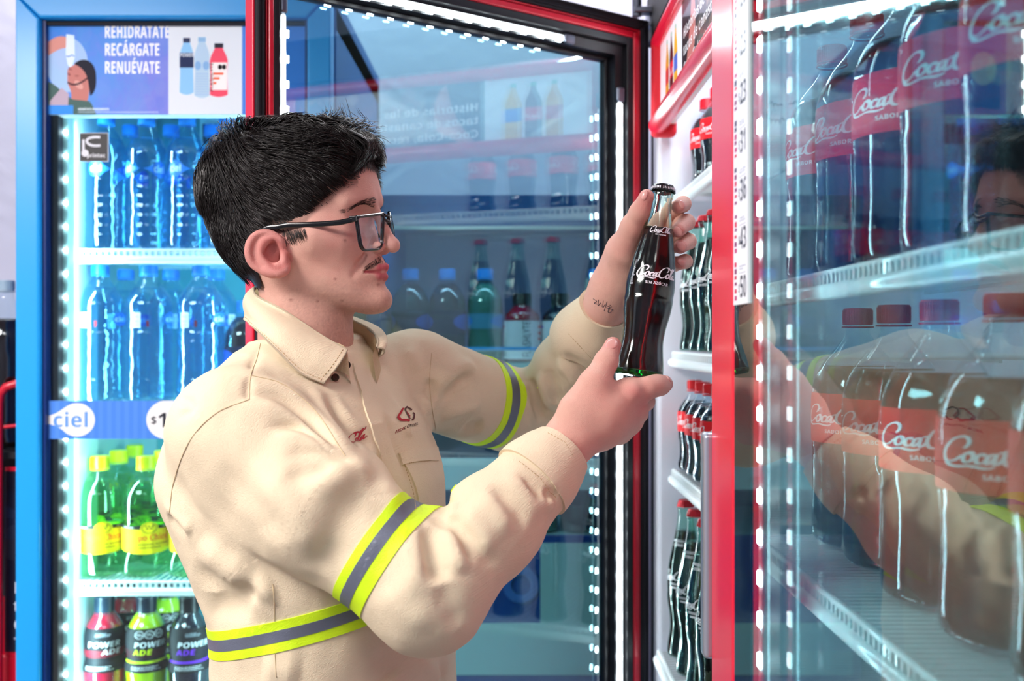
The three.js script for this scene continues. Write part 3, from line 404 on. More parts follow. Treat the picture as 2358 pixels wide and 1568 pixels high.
const colaLabel = canvasTex(1024, 220, (g, w, h) => { g.fillStyle = '#f01a26'; g.fillRect(0, 0, w, h); for (const x of [300, 812]) { cola(g, x - 190, 128, 34, '#fff'); text(g, 'SABOR ORIGINAL', x - 80, 176, 24, '#fff'); smallPrint(g, x + 140, 40, 60, 6, 9, '#ffd9d9', x); text(g, 'REFRESCO', x + 130, 190, 26, '#fff'); } });
const colaGlassPrint = canvasTex(768, 512, (g) => { cola(g, 80, 290, 68, '#eef1f6'); text(g, 'SIN AZÚCAR', 384, 400, 56, '#eef1f6', { align: 'center' }); smallPrint(g, 6, 60, 30, 22, 10, '#cfd6e0', 2); smallPrint(g, 732, 60, 30, 22, 10, '#cfd6e0', 3); });
const colaNeckPrint = canvasTex(384, 160, (g) => { cola(g, 34, 96, 35, '#eef1f6'); text(g, 'SIN AZÚCAR', 192, 142, 26, '#eef1f6', { align: 'center' }); });
const colaGlassRed = canvasTex(768, 512, (g) => { cola(g, 70, 280, 68, '#e8edf2'); text(g, 'ORIGINAL', 384, 380, 52, '#e8edf2', { align: 'center' }); g.fillStyle = '#e8edf2'; g.fillRect(310, 410, 150, 26); });
const litro = canvasTex(256, 256, (g) => { text(g, 'MEDIO', 128, 110, 66, '#e8edf2', { align: 'center' }); text(g, 'LITRO', 128, 190, 66, '#e8edf2', { align: 'center' }); });
const waterDrop = canvasTex(1024, 192, (g, w, h) => { for (const x of [180, 690]) { const dir = x < 400 ? 1 : -1; g.fillStyle = 'rgba(34,120,224,0.92)'; g.beginPath(); g.ellipse(x, 96, 118, 88, 0, 0, 7); g.fill(); g.beginPath(); g.moveTo(x + dir * 90, 40); g.quadraticCurveTo(x + dir * 160, 96, x + dir * 250, 92); g.quadraticCurveTo(x + dir * 160, 110, x + dir * 90, 152); g.fill(); text(g, 'ciel', x, 130, 104, '#dff1ff', { align: 'center' }); } });
const waterBack = canvasTex(512, 256, (g) => { g.fillStyle = 'rgba(232,246,255,0.92)'; g.fillRect(10, 20, 90, 190); g.fillStyle = '#7a9ab8'; for (let k = 0; k < 9; k++) g.fillRect(20, 34 + k * 18, 70, 6 + (k % 3) * 3); g.fillStyle = '#7a2030'; g.fillRect(150, 120, 22, 80); g.fillStyle = 'rgba(40,120,226,0.9)'; g.beginPath(); g.ellipse(400, 100, 92, 86, 0, 0, 7); g.fill(); text(g, 'ciel', 400, 130, 88, '#dff1ff', { align: 'center' }); });
const topoLabel = canvasTex(1024, 330, (g, w, h) => { g.clearRect(0, 0, w, h); for (const x of [256, 768]) { g.fillStyle = '#ffe400'; g.beginPath(); g.moveTo(x - 258, 60); g.lineTo(x + 258, 60); g.lineTo(x + 258, 280); g.quadraticCurveTo(x + 120, 325, x, 325); g.quadraticCurveTo(x - 120, 325, x - 258, 280); g.fill(); g.fillStyle = '#101410'; g.fillRect(x - 258, 34, 516, 38); g.fillStyle = '#ffe400'; g.beginPath(); g.arc(x, 62, 62, 0, 7); g.fill(); g.strokeStyle = '#101410'; g.lineWidth = 5; g.beginPath(); g.arc(x, 62, 50, 0, 7); g.stroke(); g.fillStyle = '#2a2a10'; for (let k = 0; k < 14; k++) { g.beginPath(); g.ellipse(x - 24 + (k * 37) % 50, 40 + (k * 23) % 46, 9, 5, k, 0, 7); g.fill(); } text(g, 'Topo Chico', x, 186, 84, '#e62018', { align: 'center', font: 'serif', sx: 0.62 }); text(g, 'AGUA MINERAL NATURAL', x, 236, 27, '#4a4a08', { align: 'center' }); text(g, 'CARBONATADA', x, 268, 24, '#4a4a08', { align: 'center' }); g.fillStyle = '#c8d0c0'; g.fillRect(x - 200, 46, 90, 10); g.fillRect(x + 100, 46, 90, 10); } });
const sportTex = (body, word, accent, seals) => canvasTex(1024, 512, (g, w, h) => { g.fillStyle = '#11151c'; g.fillRect(0, 0, w, h); g.fillStyle = body; g.globalAlpha = 0.85; g.fillRect(0, 250, w, 90); g.globalAlpha = 1; for (const x of [512, 0, 1024]) { if (seals) for (const k of [-1, 0, 1]) { g.strokeStyle = '#dfe5ea'; g.lineWidth = 6; g.beginPath(); for (let j = 0; j <= 8; j++) { const a = j / 8 * Math.PI * 2 + 0.39; g.lineTo(x + k * 82 + 38 * Math.cos(a), 66 + 44 * Math.sin(a)); } g.stroke(); smallPrint(g, x + k * 82 - 22, 50, 44, 3, 7, '#dfe5ea', k + 5); } else smallPrint(g, x - 60, 50, 120, 3, 9, '#aeb8c4', 6); text(g, 'POWER', x - 130, 216, 92, '#e6eaee', { skew: -0.12, sx: 0.86 }); text(g, 'ADE', x + (accent ? -140 : -10), 306, 92, accent ?? '#e6eaee', { skew: -0.12, sx: 0.9 }); smallPrint(g, x - 150, 440, 240, 3, 10, '#d8dde2', 9); } g.fillStyle = word; g.fillRect(0, 380, w, 26); });
const lyteTex = (c) => canvasTex(512, 256, (g) => { g.fillStyle = '#dfe4ea'; g.fillRect(0, 0, 512, 256); for (const x of [128, 384]) { text(g, 'FLASHLYTE', x - 74, 246, 50, '#1a1d28', { rot: -Math.PI / 2, bold: false }); g.fillStyle = c; for (const [y, l] of [[40, 80], [82, 52], [120, 26]]) { g.beginPath(); g.ellipse(x - 30 + l / 2, y, l / 2, 13, 0, 0, 7); g.fill(); } smallPrint(g, x - 40, 170, 90, 5, 8, '#8a90a0', x); } });
proto.waterTall = bottle({ profile: WATER, H: 0.281, R: 0.0412, fill: 0.81, shell: shellBlue, drink: waterIn, relief: crinkle(0.281, 0.0011, 1), capR: 0.0165, cap: CAP.blue, cap0: 0.932, labels: [{ y0: 0.515, y1: 0.645, arc: 3.6, mid: 0.15, mat: clearLabel(waterDrop) }] });
proto.waterWide = bottle({ profile: WATER, H: 0.282, R: 0.0485, fill: 0.84, shell: shellBlue, drink: waterIn, relief: crinkle(0.282, 0.0013, 4), capR: 0.0175, cap: CAP.blue, cap0: 0.935, labels: [{ y0: 0.52, y1: 0.665, arc: 2.5, mid: 0.28, mat: clearLabel(waterBack) }] });
proto.sparkling = bottle({ profile: TALL, H: 0.243, R: 0.0465, fill: 0.8, shell: shellGreen, drink: sparklingIn, relief: (ph, y) => 0.0022 * Math.cos(5 * ph) * (1 - sstep(0.02, 0.06, y)), capR: 0.0185, cap: CAP.yellow, cap0: 0.9, labels: [{ y0: 0.2, y1: 0.47, mid: 1.571, mat: labelMat(topoLabel, { transparent: true }) }] });
const sport = (c, tx, cap) => bottle({ profile: SPORT, H: 0.243, R: 0.0425, fill: 0.9, shell: shellClear, drink: juice(c), capR: 0.0195, cap, cap0: 0.87, labels: [{ y0: 0.4, y1: 0.76, mat: labelMat(tx) }] });
proto.sportRed = sport('#b3122e', sportTex('#7a1022', '#15181f', null, false), CAP.navy);
proto.sportLime = sport('#b9d400', sportTex('#3a0b16', '#b9d400', '#d7f000', true), CAP.navy);
proto.sportViolet = sport('#141026', sportTex('#15122a', '#6a22c8', '#7a2ad8', false), CAP.dark);
proto.petSmall = bottle({ profile: PET, H: 0.166, R: 0.0305, fill: 0.78, shell: shellClear, drink: colaIn, relief: flute(0.166, 0.0006), capR: 0.0135, cap: CAP.red, cap0: 0.9, labels: [{ y0: 0.44, y1: 0.66, mid: 1.3, mat: labelMat(colaLabel) }] });
proto.petBig = bottle({ profile: TALL, H: 0.288, R: 0.054, fill: 0.76, shell: shellClear, drink: colaIn, relief: flute(0.288, 0.0009), capR: 0.0175, cap: CAP.red, cap0: 0.93, labels: [{ y0: 0.44, y1: 0.645, mid: 1.3, mat: labelMat(colaLabel) }] });
proto.petDark = bottle({ profile: TALL, H: 0.21, R: 0.042, fill: 0.84, shell: shellClear, drink: juice('#120c14'), capR: 0.0185, cap: CAP.blue, cap0: 0.9, labels: [{ y0: 0.3, y1: 0.55, mat: labelMat(canvasTex(256, 128, (g) => { g.fillStyle = '#141a3c'; g.fillRect(0, 0, 256, 128); g.fillStyle = '#1f56c8'; for (const x of [64, 192]) { g.beginPath(); g.ellipse(x, 60, 40, 44, 0, 0, 7); g.fill(); } })) }] });
proto.petPale = bottle({ profile: TALL, H: 0.21, R: 0.04, fill: 0.84, shell: shellAqua, drink: juice('#6d8f8c'), capR: 0.0185, cap: CAP.blue, cap0: 0.9, labels: [{ y0: 0.36, y1: 0.52, mat: labelMat(canvasTex(256, 96, (g) => { g.fillStyle = '#4a90b0'; g.fillRect(0, 0, 256, 96); g.fillStyle = '#1f86d8'; for (const x of [64, 192]) { g.beginPath(); g.ellipse(x, 48, 42, 40, 0, 0, 7); g.fill(); } })) }] });
const lyte = (c, cc) => bottle({ profile: [[0, 0.9], [0.03, 1], [0.62, 1], [0.7, 0.92], [0.8, 0.55], [0.86, 0.46], [1, 0.46]], H: 0.155, R: 0.041, fill: 0.86, shell: shellClear, drink: juice(c), capR: 0.021, cap: CAP.dark, cap0: 0.84, labels: [{ y0: 0.05, y1: 0.6, mat: labelMat(lyteTex(cc)) }] });
proto.lyteRed = lyte('#a8182a', '#ef5a3a'); proto.lyteDark = lyte('#160c14', '#8a3ad0');
proto.petLeft = bottle({ profile: TALL, H: 0.345, R: 0.06, fill: 0.77, shell: shellClear, drink: colaIn, relief: flute(0.345, 0.001), capR: 0.0165, cap: CAP.white, cap0: 0.94 });
const contour = (H, Rr, cap, print, neck, extra = []) => bottle({ glass: true, crown: true, profile: CONTOUR, H, R: Rr, fill: 0.8, neck: 0.985, shell: shellAqua, drink: colaIn, relief: flute(H), capR: 0.0155, cap, labels: [{ y0: 0.42, y1: 0.6, arc: 2.2, mid: -0.4, mat: clearLabel(print) }, ...extra] });
proto.glassSmall = contour(0.237, 0.0295, crownRed, colaGlassPrint);
proto.glassTall = contour(0.286, 0.0335, crownRed, colaGlassRed, null, [{ y0: 0.69, y1: 0.77, arc: 1.4, mid: -0.4, mat: clearLabel(litro) }]);
function place(kind, X, y, Z, label, group, turn = 0, name = 'bottle') { if (X < -0.3) turn += 0.38; const o = proto[kind].clone(); o.name = numbered(name); o.position.copy(W(X, y, Z)); o.rotation.y = turn; scene.add(o); return tag(o, label, 'bottle', group); }
const pxX = (px, Z) => (px - 1179) / FOC * Z;
const nth = (k, dir = 'left') => `${ORD[k]} from the ${dir}`;
// blue cooler, from the top shelf down
[245, 338, 431, 524, 617].forEach((px, k) => place('waterTall', pxX(px, 2.05), 0.185, 2.05, `clear blue-capped water bottle, ${nth(k)} in front on the top shelf`, 'water bottles on the top shelf', [0.5, -0.15, 0.35, 0.6, 0][k]));
[300, 394, 488, 582].forEach((px, k) => place('waterTall', pxX(px, 2.16), 0.185, 2.16, `blue-capped water bottle, ${nth(k)} in the row behind on the top shelf`, 'water bottles on the top shelf', k));
[231, 343, 463].forEach((px, k) => place('waterWide', pxX(px, 2.05), -0.128, 2.05, `broad ribbed water bottle, ${nth(k)} in front above the blue price strip`, 'water bottles on the second shelf', [0, 0.1, -0.12][k]));
[290, 394, 498, 602].forEach((px, k) => place('waterWide', pxX(px, 2.17), -0.128, 2.17, `broad water bottle, ${nth(k)} in the row behind above the price strip`, 'water bottles on the second shelf', k * 0.7));
place('petDark', pxX(566, 2.06), -0.128, 2.06, 'dark bottle with a pale blue cap just left of the man\'s collar', null, 0);
[230, 336, 442].forEach((px, k) => place('sparkling', pxX(px, 2.05), -0.481, 2.05, `yellow-labelled sparkling water bottle, ${nth(k)} in the front row`, 'sparkling water bottles on the third shelf', [0.16, 0.12, -0.1][k]));
[274, 376].forEach((px, k) => place('sparkling', pxX(px, 2.16), -0.481, 2.16, `yellow-capped sparkling water bottle, ${nth(k)} in the second row`, 'sparkling water bottles on the third shelf', k));
[310, 408].forEach((px, k) => place('sparkling', pxX(px, 2.27), -0.481, 2.27, `yellow-capped sparkling water bottle, ${nth(k)} in the rear row`, 'sparkling water bottles on the third shelf', k));
[['sportRed', 241, 'red sports drink bottle with a dark sleeve and dark cap on the lowest shelf'], ['sportLime', 338, 'lime sports drink bottle with a dark sleeve on the lowest shelf'], ['sportViolet', 436, 'dark violet sports drink bottle half hidden by the man\'s back']].forEach(([k, px, l]) => place(k, pxX(px, 2.05), -0.769, 2.05, l, null, k === 'sportRed' ? -0.1 : 0.1));
[['sportRed', 290, 'red sports drink bottle standing behind the front row of the lowest shelf'], ['sportLime', 385, 'lime sports drink bottle standing behind the front row of the lowest shelf']].forEach(([k, px, l]) => place(k, pxX(px, 2.17), -0.769, 2.17, l, null, 0.4));
// red cooler, open half: each shelf from the far end toward the lens
const rows = [['petSmall', 0.278, [[0.36, 1.835], [0.362, 1.75], [0.366, 1.655], [0.37, 1.56]], 'small red-labelled cola bottle'], ['glassSmall', -0.019, [[0.338, 1.83], [0.338, 1.735], [0.338, 1.655], [0.338, 1.57]], 'red-crowned glass cola bottle'], ['petSmall', -0.239, [[0.336, 1.83], [0.336, 1.755], [0.336, 1.68], [0.336, 1.61]], 'red-capped small cola bottle'], ['glassTall', -0.579, [[0.32, 1.835], [0.32, 1.735], [0.32, 1.64], [0.32, 1.55]], 'tall glass cola bottle']];
rows.forEach(([kind, y, at, what], k) => at.forEach(([X, Z], j) => place(kind, X, y, Z, `${what}, ${ORD[j]} from the far end, ${['top', 'second', 'third', 'lowest'][k]} shelf of the open half`, `cola bottles on the ${['top', 'second', 'third', 'lowest'][k]} shelf`, -0.45)));
// red cooler, shut half
[1.22, 1.1, 0.98, 0.86, 0.74, 0.62].forEach((Z, j) => place('petBig', 0.392, 0.071, Z, `big red-labelled cola bottle, upper shelf behind the shut glass, ${ORD[j]} from the far end`, 'big cola bottles behind glass', -0.7 + j * 0.1));
[1.215, 1.095, 0.955, 0.825, 0.7].forEach((Z, j) => place('petBig', [0.422, 0.42, 0.41, 0.41, 0.41][j], -0.249, Z, `big red-labelled cola bottle, lower shelf behind the shut glass, ${ORD[j]} from the far end`, 'big cola bottles behind glass', -0.6 + j * 0.1));
// behind the open door
[['petDark', 945, 'dim dark bottle nearest the man\'s chin, seen through the open door'], ['petDark', 1030, 'dim dark bottle with a blue cap seen through the open door'], ['petPale', 1117, 'pale bottle with a blue cap seen through the open door'], ['lyteRed', 1202, 'red drink bottle with a white label seen through the open door'], ['lyteDark', 1290, 'dark drink bottle with a white label seen through the open door'], ['petPale', 1375, 'pale bottle at the right end of the dim shelf behind the open door']].forEach(([k, px, l], j) => place(k, pxX(px, 2.25), -0.049, 2.25, l, null, -0.2));
[['petDark', 1330, 'dark bottle on the lower shelf of the dim cooler'], ['petPale', 1245, 'pale bottle on the lower shelf of the dim cooler']].forEach(([k, px, l]) => place(k, pxX(px, 2.3), -0.439, 2.3, l));
// left rack
place('petLeft', -1.047, -0.221, 2.06, 'big cola bottle with a pale cap at the left edge of the picture', null); place('petLeft', -1.18, -0.221, 2.06, 'big cola bottle standing left of the other on the display rack', null);

// ================================================================ the man
// distance fields: numbers in, metres out; room coordinates
const smin = (a, b, k) => { const h = Math.max(k - Math.abs(a - b), 0) / k; return Math.min(a, b) - h * h * k * 0.25; };
const smax = (a, b, k) => -smin(-a, -b, k);
function cone(a, b, ra, rb) {
  const bx = b.x - a.x, by = b.y - a.y, bz = b.z - a.z, q = 1 / (bx * bx + by * by + bz * bz);
  return (x, y, z) => { const px = x - a.x, py = y - a.y, pz = z - a.z, t = clamp((px * bx + py * by + pz * bz) * q, 0, 1), dx = px - t * bx, dy = py - t * by, dz = pz - t * bz; return Math.sqrt(dx * dx + dy * dy + dz * dz) - ra - (rb - ra) * t; };
}
const ball = (c, r) => (x, y, z) => Math.hypot(x - c.x, y - c.y, z - c.z) - r;
const chain = (pts, rs) => pts.slice(1).map((p, i) => cone(pts[i], p, rs[i], rs[i + 1]));
const blend = (fs, k) => (x, y, z) => { let d = fs[0](x, y, z); for (let i = 1; i < fs.length; i++) d = smin(d, fs[i](x, y, z), k); return d; };
const gradOf = (f, x, y, z, e = 0.0008) => V(f(x + e, y, z) - f(x - e, y, z), f(x, y + e, z) - f(x, y - e, z), f(x, y, z + e) - f(x, y, z - e)).normalize();
// surface nets over a box, looking only at blocks that the surface can reach
function surfaceNets(f, lo, hi, h, keep) {
  const B = 8, nb = [0, 1, 2].map((k) => Math.ceil((hi.getComponent(k) - lo.getComponent(k)) / (h * B))), [nx, ny, nz] = nb.map((n) => n * B + 1);
  const val = new Float32Array(nx * ny * nz).fill(NaN), idx = new Int32Array(nx * ny * nz).fill(-1), at = (i, j, k) => i + nx * (j + ny * k), active = [];
  const half = h * B * 0.5, lim = half * 1.7321 * 1.35 + h;
  for (let c = 0; c < nb[2]; c++) for (let b = 0; b < nb[1]; b++) for (let a = 0; a < nb[0]; a++) {
    if (Math.abs(f(lo.x + (a * B + B / 2) * h, lo.y + (b * B + B / 2) * h, lo.z + (c * B + B / 2) * h)) > lim) continue;
    active.push([a * B, b * B, c * B]);
    for (let k = c * B; k <= c * B + B; k++) for (let j = b * B; j <= b * B + B; j++) for (let i = a * B; i <= a * B + B; i++) { const n = at(i, j, k); if (val[n] !== val[n]) val[n] = f(lo.x + i * h, lo.y + j * h, lo.z + k * h); }
  }
  const pos = [], faces = [], O = [[0, 0, 0], [1, 0, 0], [0, 1, 0], [1, 1, 0], [0, 0, 1], [1, 0, 1], [0, 1, 1], [1, 1, 1]], E = [[0, 1], [2, 3], [4, 5], [6, 7], [0, 2], [1, 3], [4, 6], [5, 7], [0, 4], [1, 5], [2, 6], [3, 7]], cells = [];
  for (const [a, b, c] of active) for (let k = c; k < c + B; k++) for (let j = b; j < b + B; j++) for (let i = a; i < a + B; i++) {
    const v = O.map((o) => val[at(i + o[0], j + o[1], k + o[2])]); let m = 0; for (let q = 0; q < 8; q++) if (v[q] < 0) m++;
    if (m === 0 || m === 8) continue;
    let x = 0, y = 0, z = 0, n = 0;
    for (const [p, q] of E) if ((v[p] < 0) !== (v[q] < 0)) { const t = v[p] / (v[p] - v[q]); x += O[p][0] + t * (O[q][0] - O[p][0]); y += O[p][1] + t * (O[q][1] - O[p][1]); z += O[p][2] + t * (O[q][2] - O[p][2]); n++; }
    idx[at(i, j, k)] = pos.length / 3; pos.push(lo.x + (i + x / n) * h, lo.y + (j + y / n) * h, lo.z + (k + z / n) * h); cells.push([i, j, k]);
  }
  const quad = (a, b, c, d, flip) => { if (a < 0 || b < 0 || c < 0 || d < 0) return; if (flip) faces.push(a, c, b, a, d, c); else faces.push(a, b, c, a, c, d); };
  for (const [i, j, k] of cells) {
    const v0 = val[at(i, j, k)] < 0;
    if (j && k && (val[at(i + 1, j, k)] < 0) !== v0) quad(idx[at(i, j - 1, k - 1)], idx[at(i, j, k - 1)], idx[at(i, j, k)], idx[at(i, j - 1, k)], !v0);
    if (i && k && (val[at(i, j + 1, k)] < 0) !== v0) quad(idx[at(i - 1, j, k - 1)], idx[at(i - 1, j, k)], idx[at(i, j, k)], idx[at(i, j, k - 1)], !v0);
    if (i && j && (val[at(i, j, k + 1)] < 0) !== v0) quad(idx[at(i - 1, j - 1, k)], idx[at(i, j - 1, k)], idx[at(i, j, k)], idx[at(i - 1, j, k)], !v0);
  }
  const nor = new Float32Array(pos.length);
  for (let i = 0; i < pos.length; i += 3) {
    let g = gradOf(f, pos[i], pos[i + 1], pos[i + 2]); const d = clamp(f(pos[i], pos[i + 1], pos[i + 2]), -h * 0.6, h * 0.6);
    pos[i] -= g.x * d * 0.8; pos[i + 1] -= g.y * d * 0.8; pos[i + 2] -= g.z * d * 0.8; nor[i] = g.x; nor[i + 1] = g.y; nor[i + 2] = g.z;
  }
  const g = new THREE.BufferGeometry(); g.setAttribute('position', new THREE.Float32BufferAttribute(pos, 3)); g.setAttribute('normal', new THREE.BufferAttribute(nor, 3));
  g.setIndex(keep ? faces.filter((_, n) => keep(faces, pos, n)) : faces);
  const uv = new Float32Array(pos.length / 3 * 2); for (let i = 0; i < pos.length / 3; i++) { uv[i * 2] = pos[i * 3] + pos[i * 3 + 2] * 0.8; uv[i * 2 + 1] = pos[i * 3 + 1] + pos[i * 3 + 2] * 0.35; } g.setAttribute('uv', new THREE.BufferAttribute(uv, 2));
  return g;
}
// first place where the line of sight through a photograph point meets a field: used to find where on the body a crease or a mark lies
const EYE = V(0, CY, 0);
function meet(f, px, py, from = 0.85, to = 1.95) { const d = P(px, py, 1).sub(EYE); let t = from; for (let i = 0; i < 160 && t < to; i++) { const q = EYE.clone().addScaledVector(d, t), s = f(q.x, q.y, q.z); if (s < 0.0004) return q; t += Math.max(s * 0.7, 0.0006); } return null; }
// clip a mesh to a convex set of planes [normal, point], keep triangles that pass ok(), lift along the normals
function cut(geo, planes, lift, ok) {
  const p = geo.attributes.position, n = geo.attributes.normal, ix = geo.index.array, out = { p: [], n: [] }, v = V(0, 0, 0);
  const side = planes.map(([nn, pt]) => { const c = nn.dot(pt); const s = new Float32Array(p.count); for (let i = 0; i < p.count; i++) s[i] = nn.x * p.getX(i) + nn.y * p.getY(i) + nn.z * p.getZ(i) - c; return s; });
  for (let i = 0; i < ix.length; i += 3) {
    let skip = false; for (const s of side) if (s[ix[i]] < 0 && s[ix[i + 1]] < 0 && s[ix[i + 2]] < 0) { skip = true; break; } if (skip) continue;
    let poly = [0, 1, 2].map((k) => { const j = ix[i + k]; return { p: V(p.getX(j), p.getY(j), p.getZ(j)), n: V(n.getX(j), n.getY(j), n.getZ(j)) }; });
    if (ok && !ok(v.copy(poly[0].p).add(poly[1].p).add(poly[2].p).multiplyScalar(1 / 3), poly[0].n)) continue;
    for (const [nn, pt] of planes) {
      const q = []; for (let k = 0; k < poly.length; k++) { const a = poly[k], b = poly[(k + 1) % poly.length], da = nn.dot(a.p) - nn.dot(pt), db = nn.dot(b.p) - nn.dot(pt); if (da >= 0) q.push(a); if ((da >= 0) !== (db >= 0)) { const t = da / (da - db); q.push({ p: a.p.clone().lerp(b.p, t), n: a.n.clone().lerp(b.n, t).normalize() }); } }
      poly = q; if (poly.length < 3) break;
    }
    for (let k = 2; k < poly.length; k++) for (const a of [poly[0], poly[k - 1], poly[k]]) { out.p.push(a.p.x + a.n.x * lift, a.p.y + a.n.y * lift, a.p.z + a.n.z * lift); out.n.push(a.n.x, a.n.y, a.n.z); }
  }
  const g = new THREE.BufferGeometry(); g.setAttribute('position', new THREE.Float32BufferAttribute(out.p, 3)); g.setAttribute('normal', new THREE.Float32BufferAttribute(out.n, 3)); g.setAttribute('uv', new THREE.BufferAttribute(new Float32Array(out.p.length / 3 * 2), 2)); return g;
}
// closes the rim of a lifted patch down to the cloth, so that it has thickness
function rimmed(g, lift) {
  const p = g.attributes.position, n = g.attributes.normal, edge = new Map(), key = (i) => `${Math.round(p.getX(i) * 2e5)},${Math.round(p.getY(i) * 2e5)},${Math.round(p.getZ(i) * 2e5)}`;
  for (let i = 0; i < p.count; i += 3) for (const [a, b] of [[i, i + 1], [i + 1, i + 2], [i + 2, i]]) { const ka = key(a), kb = key(b), r = kb + '|' + ka; if (edge.has(r)) edge.delete(r); else edge.set(ka + '|' + kb, [a, b]); }
  const P2 = [], N2 = []; const put = (i, d) => { P2.push(p.getX(i) - n.getX(i) * d, p.getY(i) - n.getY(i) * d, p.getZ(i) - n.getZ(i) * d); };
  for (const [a, b] of edge.values()) { put(b, 0); put(a, 0); put(a, lift * 1.6); put(b, 0); put(a, lift * 1.6); put(b, lift * 1.6); const e = V(p.getX(b) - p.getX(a), p.getY(b) - p.getY(a), p.getZ(b) - p.getZ(a)).cross(V(n.getX(a), n.getY(a), n.getZ(a))).normalize(); for (let k = 0; k < 6; k++) N2.push(e.x, e.y, e.z); }
  const r = new THREE.BufferGeometry(); r.setAttribute('position', new THREE.Float32BufferAttribute(P2, 3)); r.setAttribute('normal', new THREE.Float32BufferAttribute(N2, 3)); r.setAttribute('uv', new THREE.BufferAttribute(new Float32Array(P2.length / 3 * 2), 2));
  return P2.length ? mergeGeometries([g, r]) : g;
}
const clothUV = (g) => { const p = g.attributes.position, uv = g.attributes.uv; for (let i = 0; i < p.count; i++) uv.setXY(i, p.getX(i) + p.getZ(i) * 0.8, p.getY(i) + p.getZ(i) * 0.35); return g; };

// ---------------------------------------------------------------- head: local axes x forward, y up, z toward his right (the lens side)
const HZ = 1.28, HX = pxX(680, HZ), HA = 13 * Math.PI / 180, hc = Math.cos(HA), hs_ = Math.sin(HA);
const toRoom = (x, y, z) => V(HX + x * hc - z * hs_, CY + y, -(HZ - x * hs_ - z * hc));
function H(px, py, z = 0) { const k = (px - 1179) / FOC, x = (k * (HZ - z * hc) - HX + z * hs_) / (hc + k * hs_); return V(x, (784 - py) / FOC * (HZ - x * hs_ - z * hc), z); }
const mirrorZ = (v) => V(v.x, v.y, -v.z), HS = (px, py, z) => { const a = H(px, py, z); return [a, mirrorZ(a)]; };
const rowsHead = [[294, 700, 630, 0.02], [300, 740, 596, 0.038], [310, 785, 566, 0.05], [328, 818, 538, 0.0605], [350, 838, 516, 0.0685], [380, 852, 499, 0.0735], [410, 861, 491, 0.0755], [440, 868, 489, 0.076], [470, 866, 491, 0.0755], [500, 855, 498, 0.0745], [530, 849, 508, 0.0735], [560, 849, 522, 0.072], [590, 852, 543, 0.0695], [620, 859, 570, 0.066], [650, 868, 594, 0.061], [680, 878, 608, 0.054], [700, 880, 614, 0.047], [715, 872, 618, 0.042], [730, 850, 622, 0.036], [760, 820, 630, 0.03]]
  .map(([py, f, b, w]) => [H(700, py).y, H(f, py).x, -H(b, py).x, w]).reverse();
function loft(rows, y, k) { if (y <= rows[0][0]) return rows[0][k]; const n = rows.length - 1; if (y >= rows[n][0]) return rows[n][k]; let i = 0; while (y > rows[i + 1][0]) i++; const g = (j) => rows[clamp(j, 0, n)][k], t = (y - rows[i][0]) / (rows[i + 1][0] - rows[i][0]), a = g(i), b = g(i + 1), m = (b - g(i - 1)) / 2, m2 = (g(i + 2) - a) / 2, t2 = t * t, t3 = t2 * t; return (2 * t3 - 3 * t2 + 1) * a + (t3 - 2 * t2 + t) * m + (-2 * t3 + 3 * t2) * b + (t3 - t2) * m2; }
const topY = H(690, 296).y;
const jaw0 = H(652, 652), jawN = (() => { const a = H(652, 652), b = H(862, 733), d = b.sub(a).normalize(); return V(d.y, -d.x, 0); })();   // points down and back
function skull(x, y, z) {
  const yy = Math.min(y, topY), F = loft(rowsHead, yy, 1), Bk = loft(rowsHead, yy, 2), w = loft(rowsHead, yy, 3), s = x > 0 ? F : Bk, e = x > 0 ? 2.25 : 2.05;
  const r = Math.hypot(x, z) + 1e-6, q = Math.pow(Math.pow(Math.abs(x) / s, e) + Math.pow(Math.abs(z) / w, e), 1 / e) + 1e-6;
  let d = r - r / q; d = smax(d * 0.9, y - topY, 0.012);
  return d;
}
const neck = [cone(H(690, 650), H(704, 760), 0.052, 0.0545), cone(H(704, 760), H(708, 860), 0.0545, 0.062)];
const nose = blend([cone(H(868, 490), H(884, 530), 0.0052, 0.0064), cone(H(884, 530), H(902, 561), 0.0064, 0.0082), ball(H(905.5, 566.5), 0.0082)], 0.006);
// a point on the mask of the face at photograph height py and side distance z, pushed out by o
function S(py, z, o = 0) { let y = H(840, py).y; for (let k = 0; k < 2; k++) { const F = loft(rowsHead, y, 1), w = loft(rowsHead, y, 3), x = F * Math.pow(Math.max(0, 1 - Math.pow(Math.abs(z) / w, 2.25)), 1 / 2.25); y = (784 - py) / FOC * (HZ - x * hs_ - z * hc * (z > 0 ? 1 : 0)); if (k) return V(x + o, y, z); } }
const both = (f) => [1, -1].map((s) => f(s));
const alae = both((s) => { const c = H(884, 571); return ball(V(c.x - 0.0035, c.y, 0.0118 * s), 0.0074); }), nostrils = both((s) => { const c = H(893, 585); return cone(V(c.x - 0.002, c.y, 0.0066 * s), V(c.x - 0.009, c.y - 0.001, 0.0085 * s), 0.0031, 0.0027); });
const muzzle = ball(H(846, 618), 0.0235), chin = ball(H(876, 690), 0.0138);
const lipAt = (px, py, z) => { const c = H(px, py); return V(c.x, c.y, z); };
const upperLip = both((s) => chain([lipAt(888, 614, 0.001 * s), lipAt(879, 618, 0.012 * s), lipAt(855, 628.5, 0.0235 * s)], [0.0036, 0.003, 0.0014])).flat();
const lowerLip = both((s) => chain([lipAt(885, 637, 0), lipAt(877, 637.5, 0.011 * s), lipAt(854, 630.5, 0.0225 * s)], [0.0041, 0.0036, 0.0015])).flat();
const mouth = both((s) => chain([lipAt(896, 627, 0), lipAt(886, 628, 0.012 * s), lipAt(857, 629, 0.0255 * s)], [0.0011, 0.0011, 0.0013])).flat();
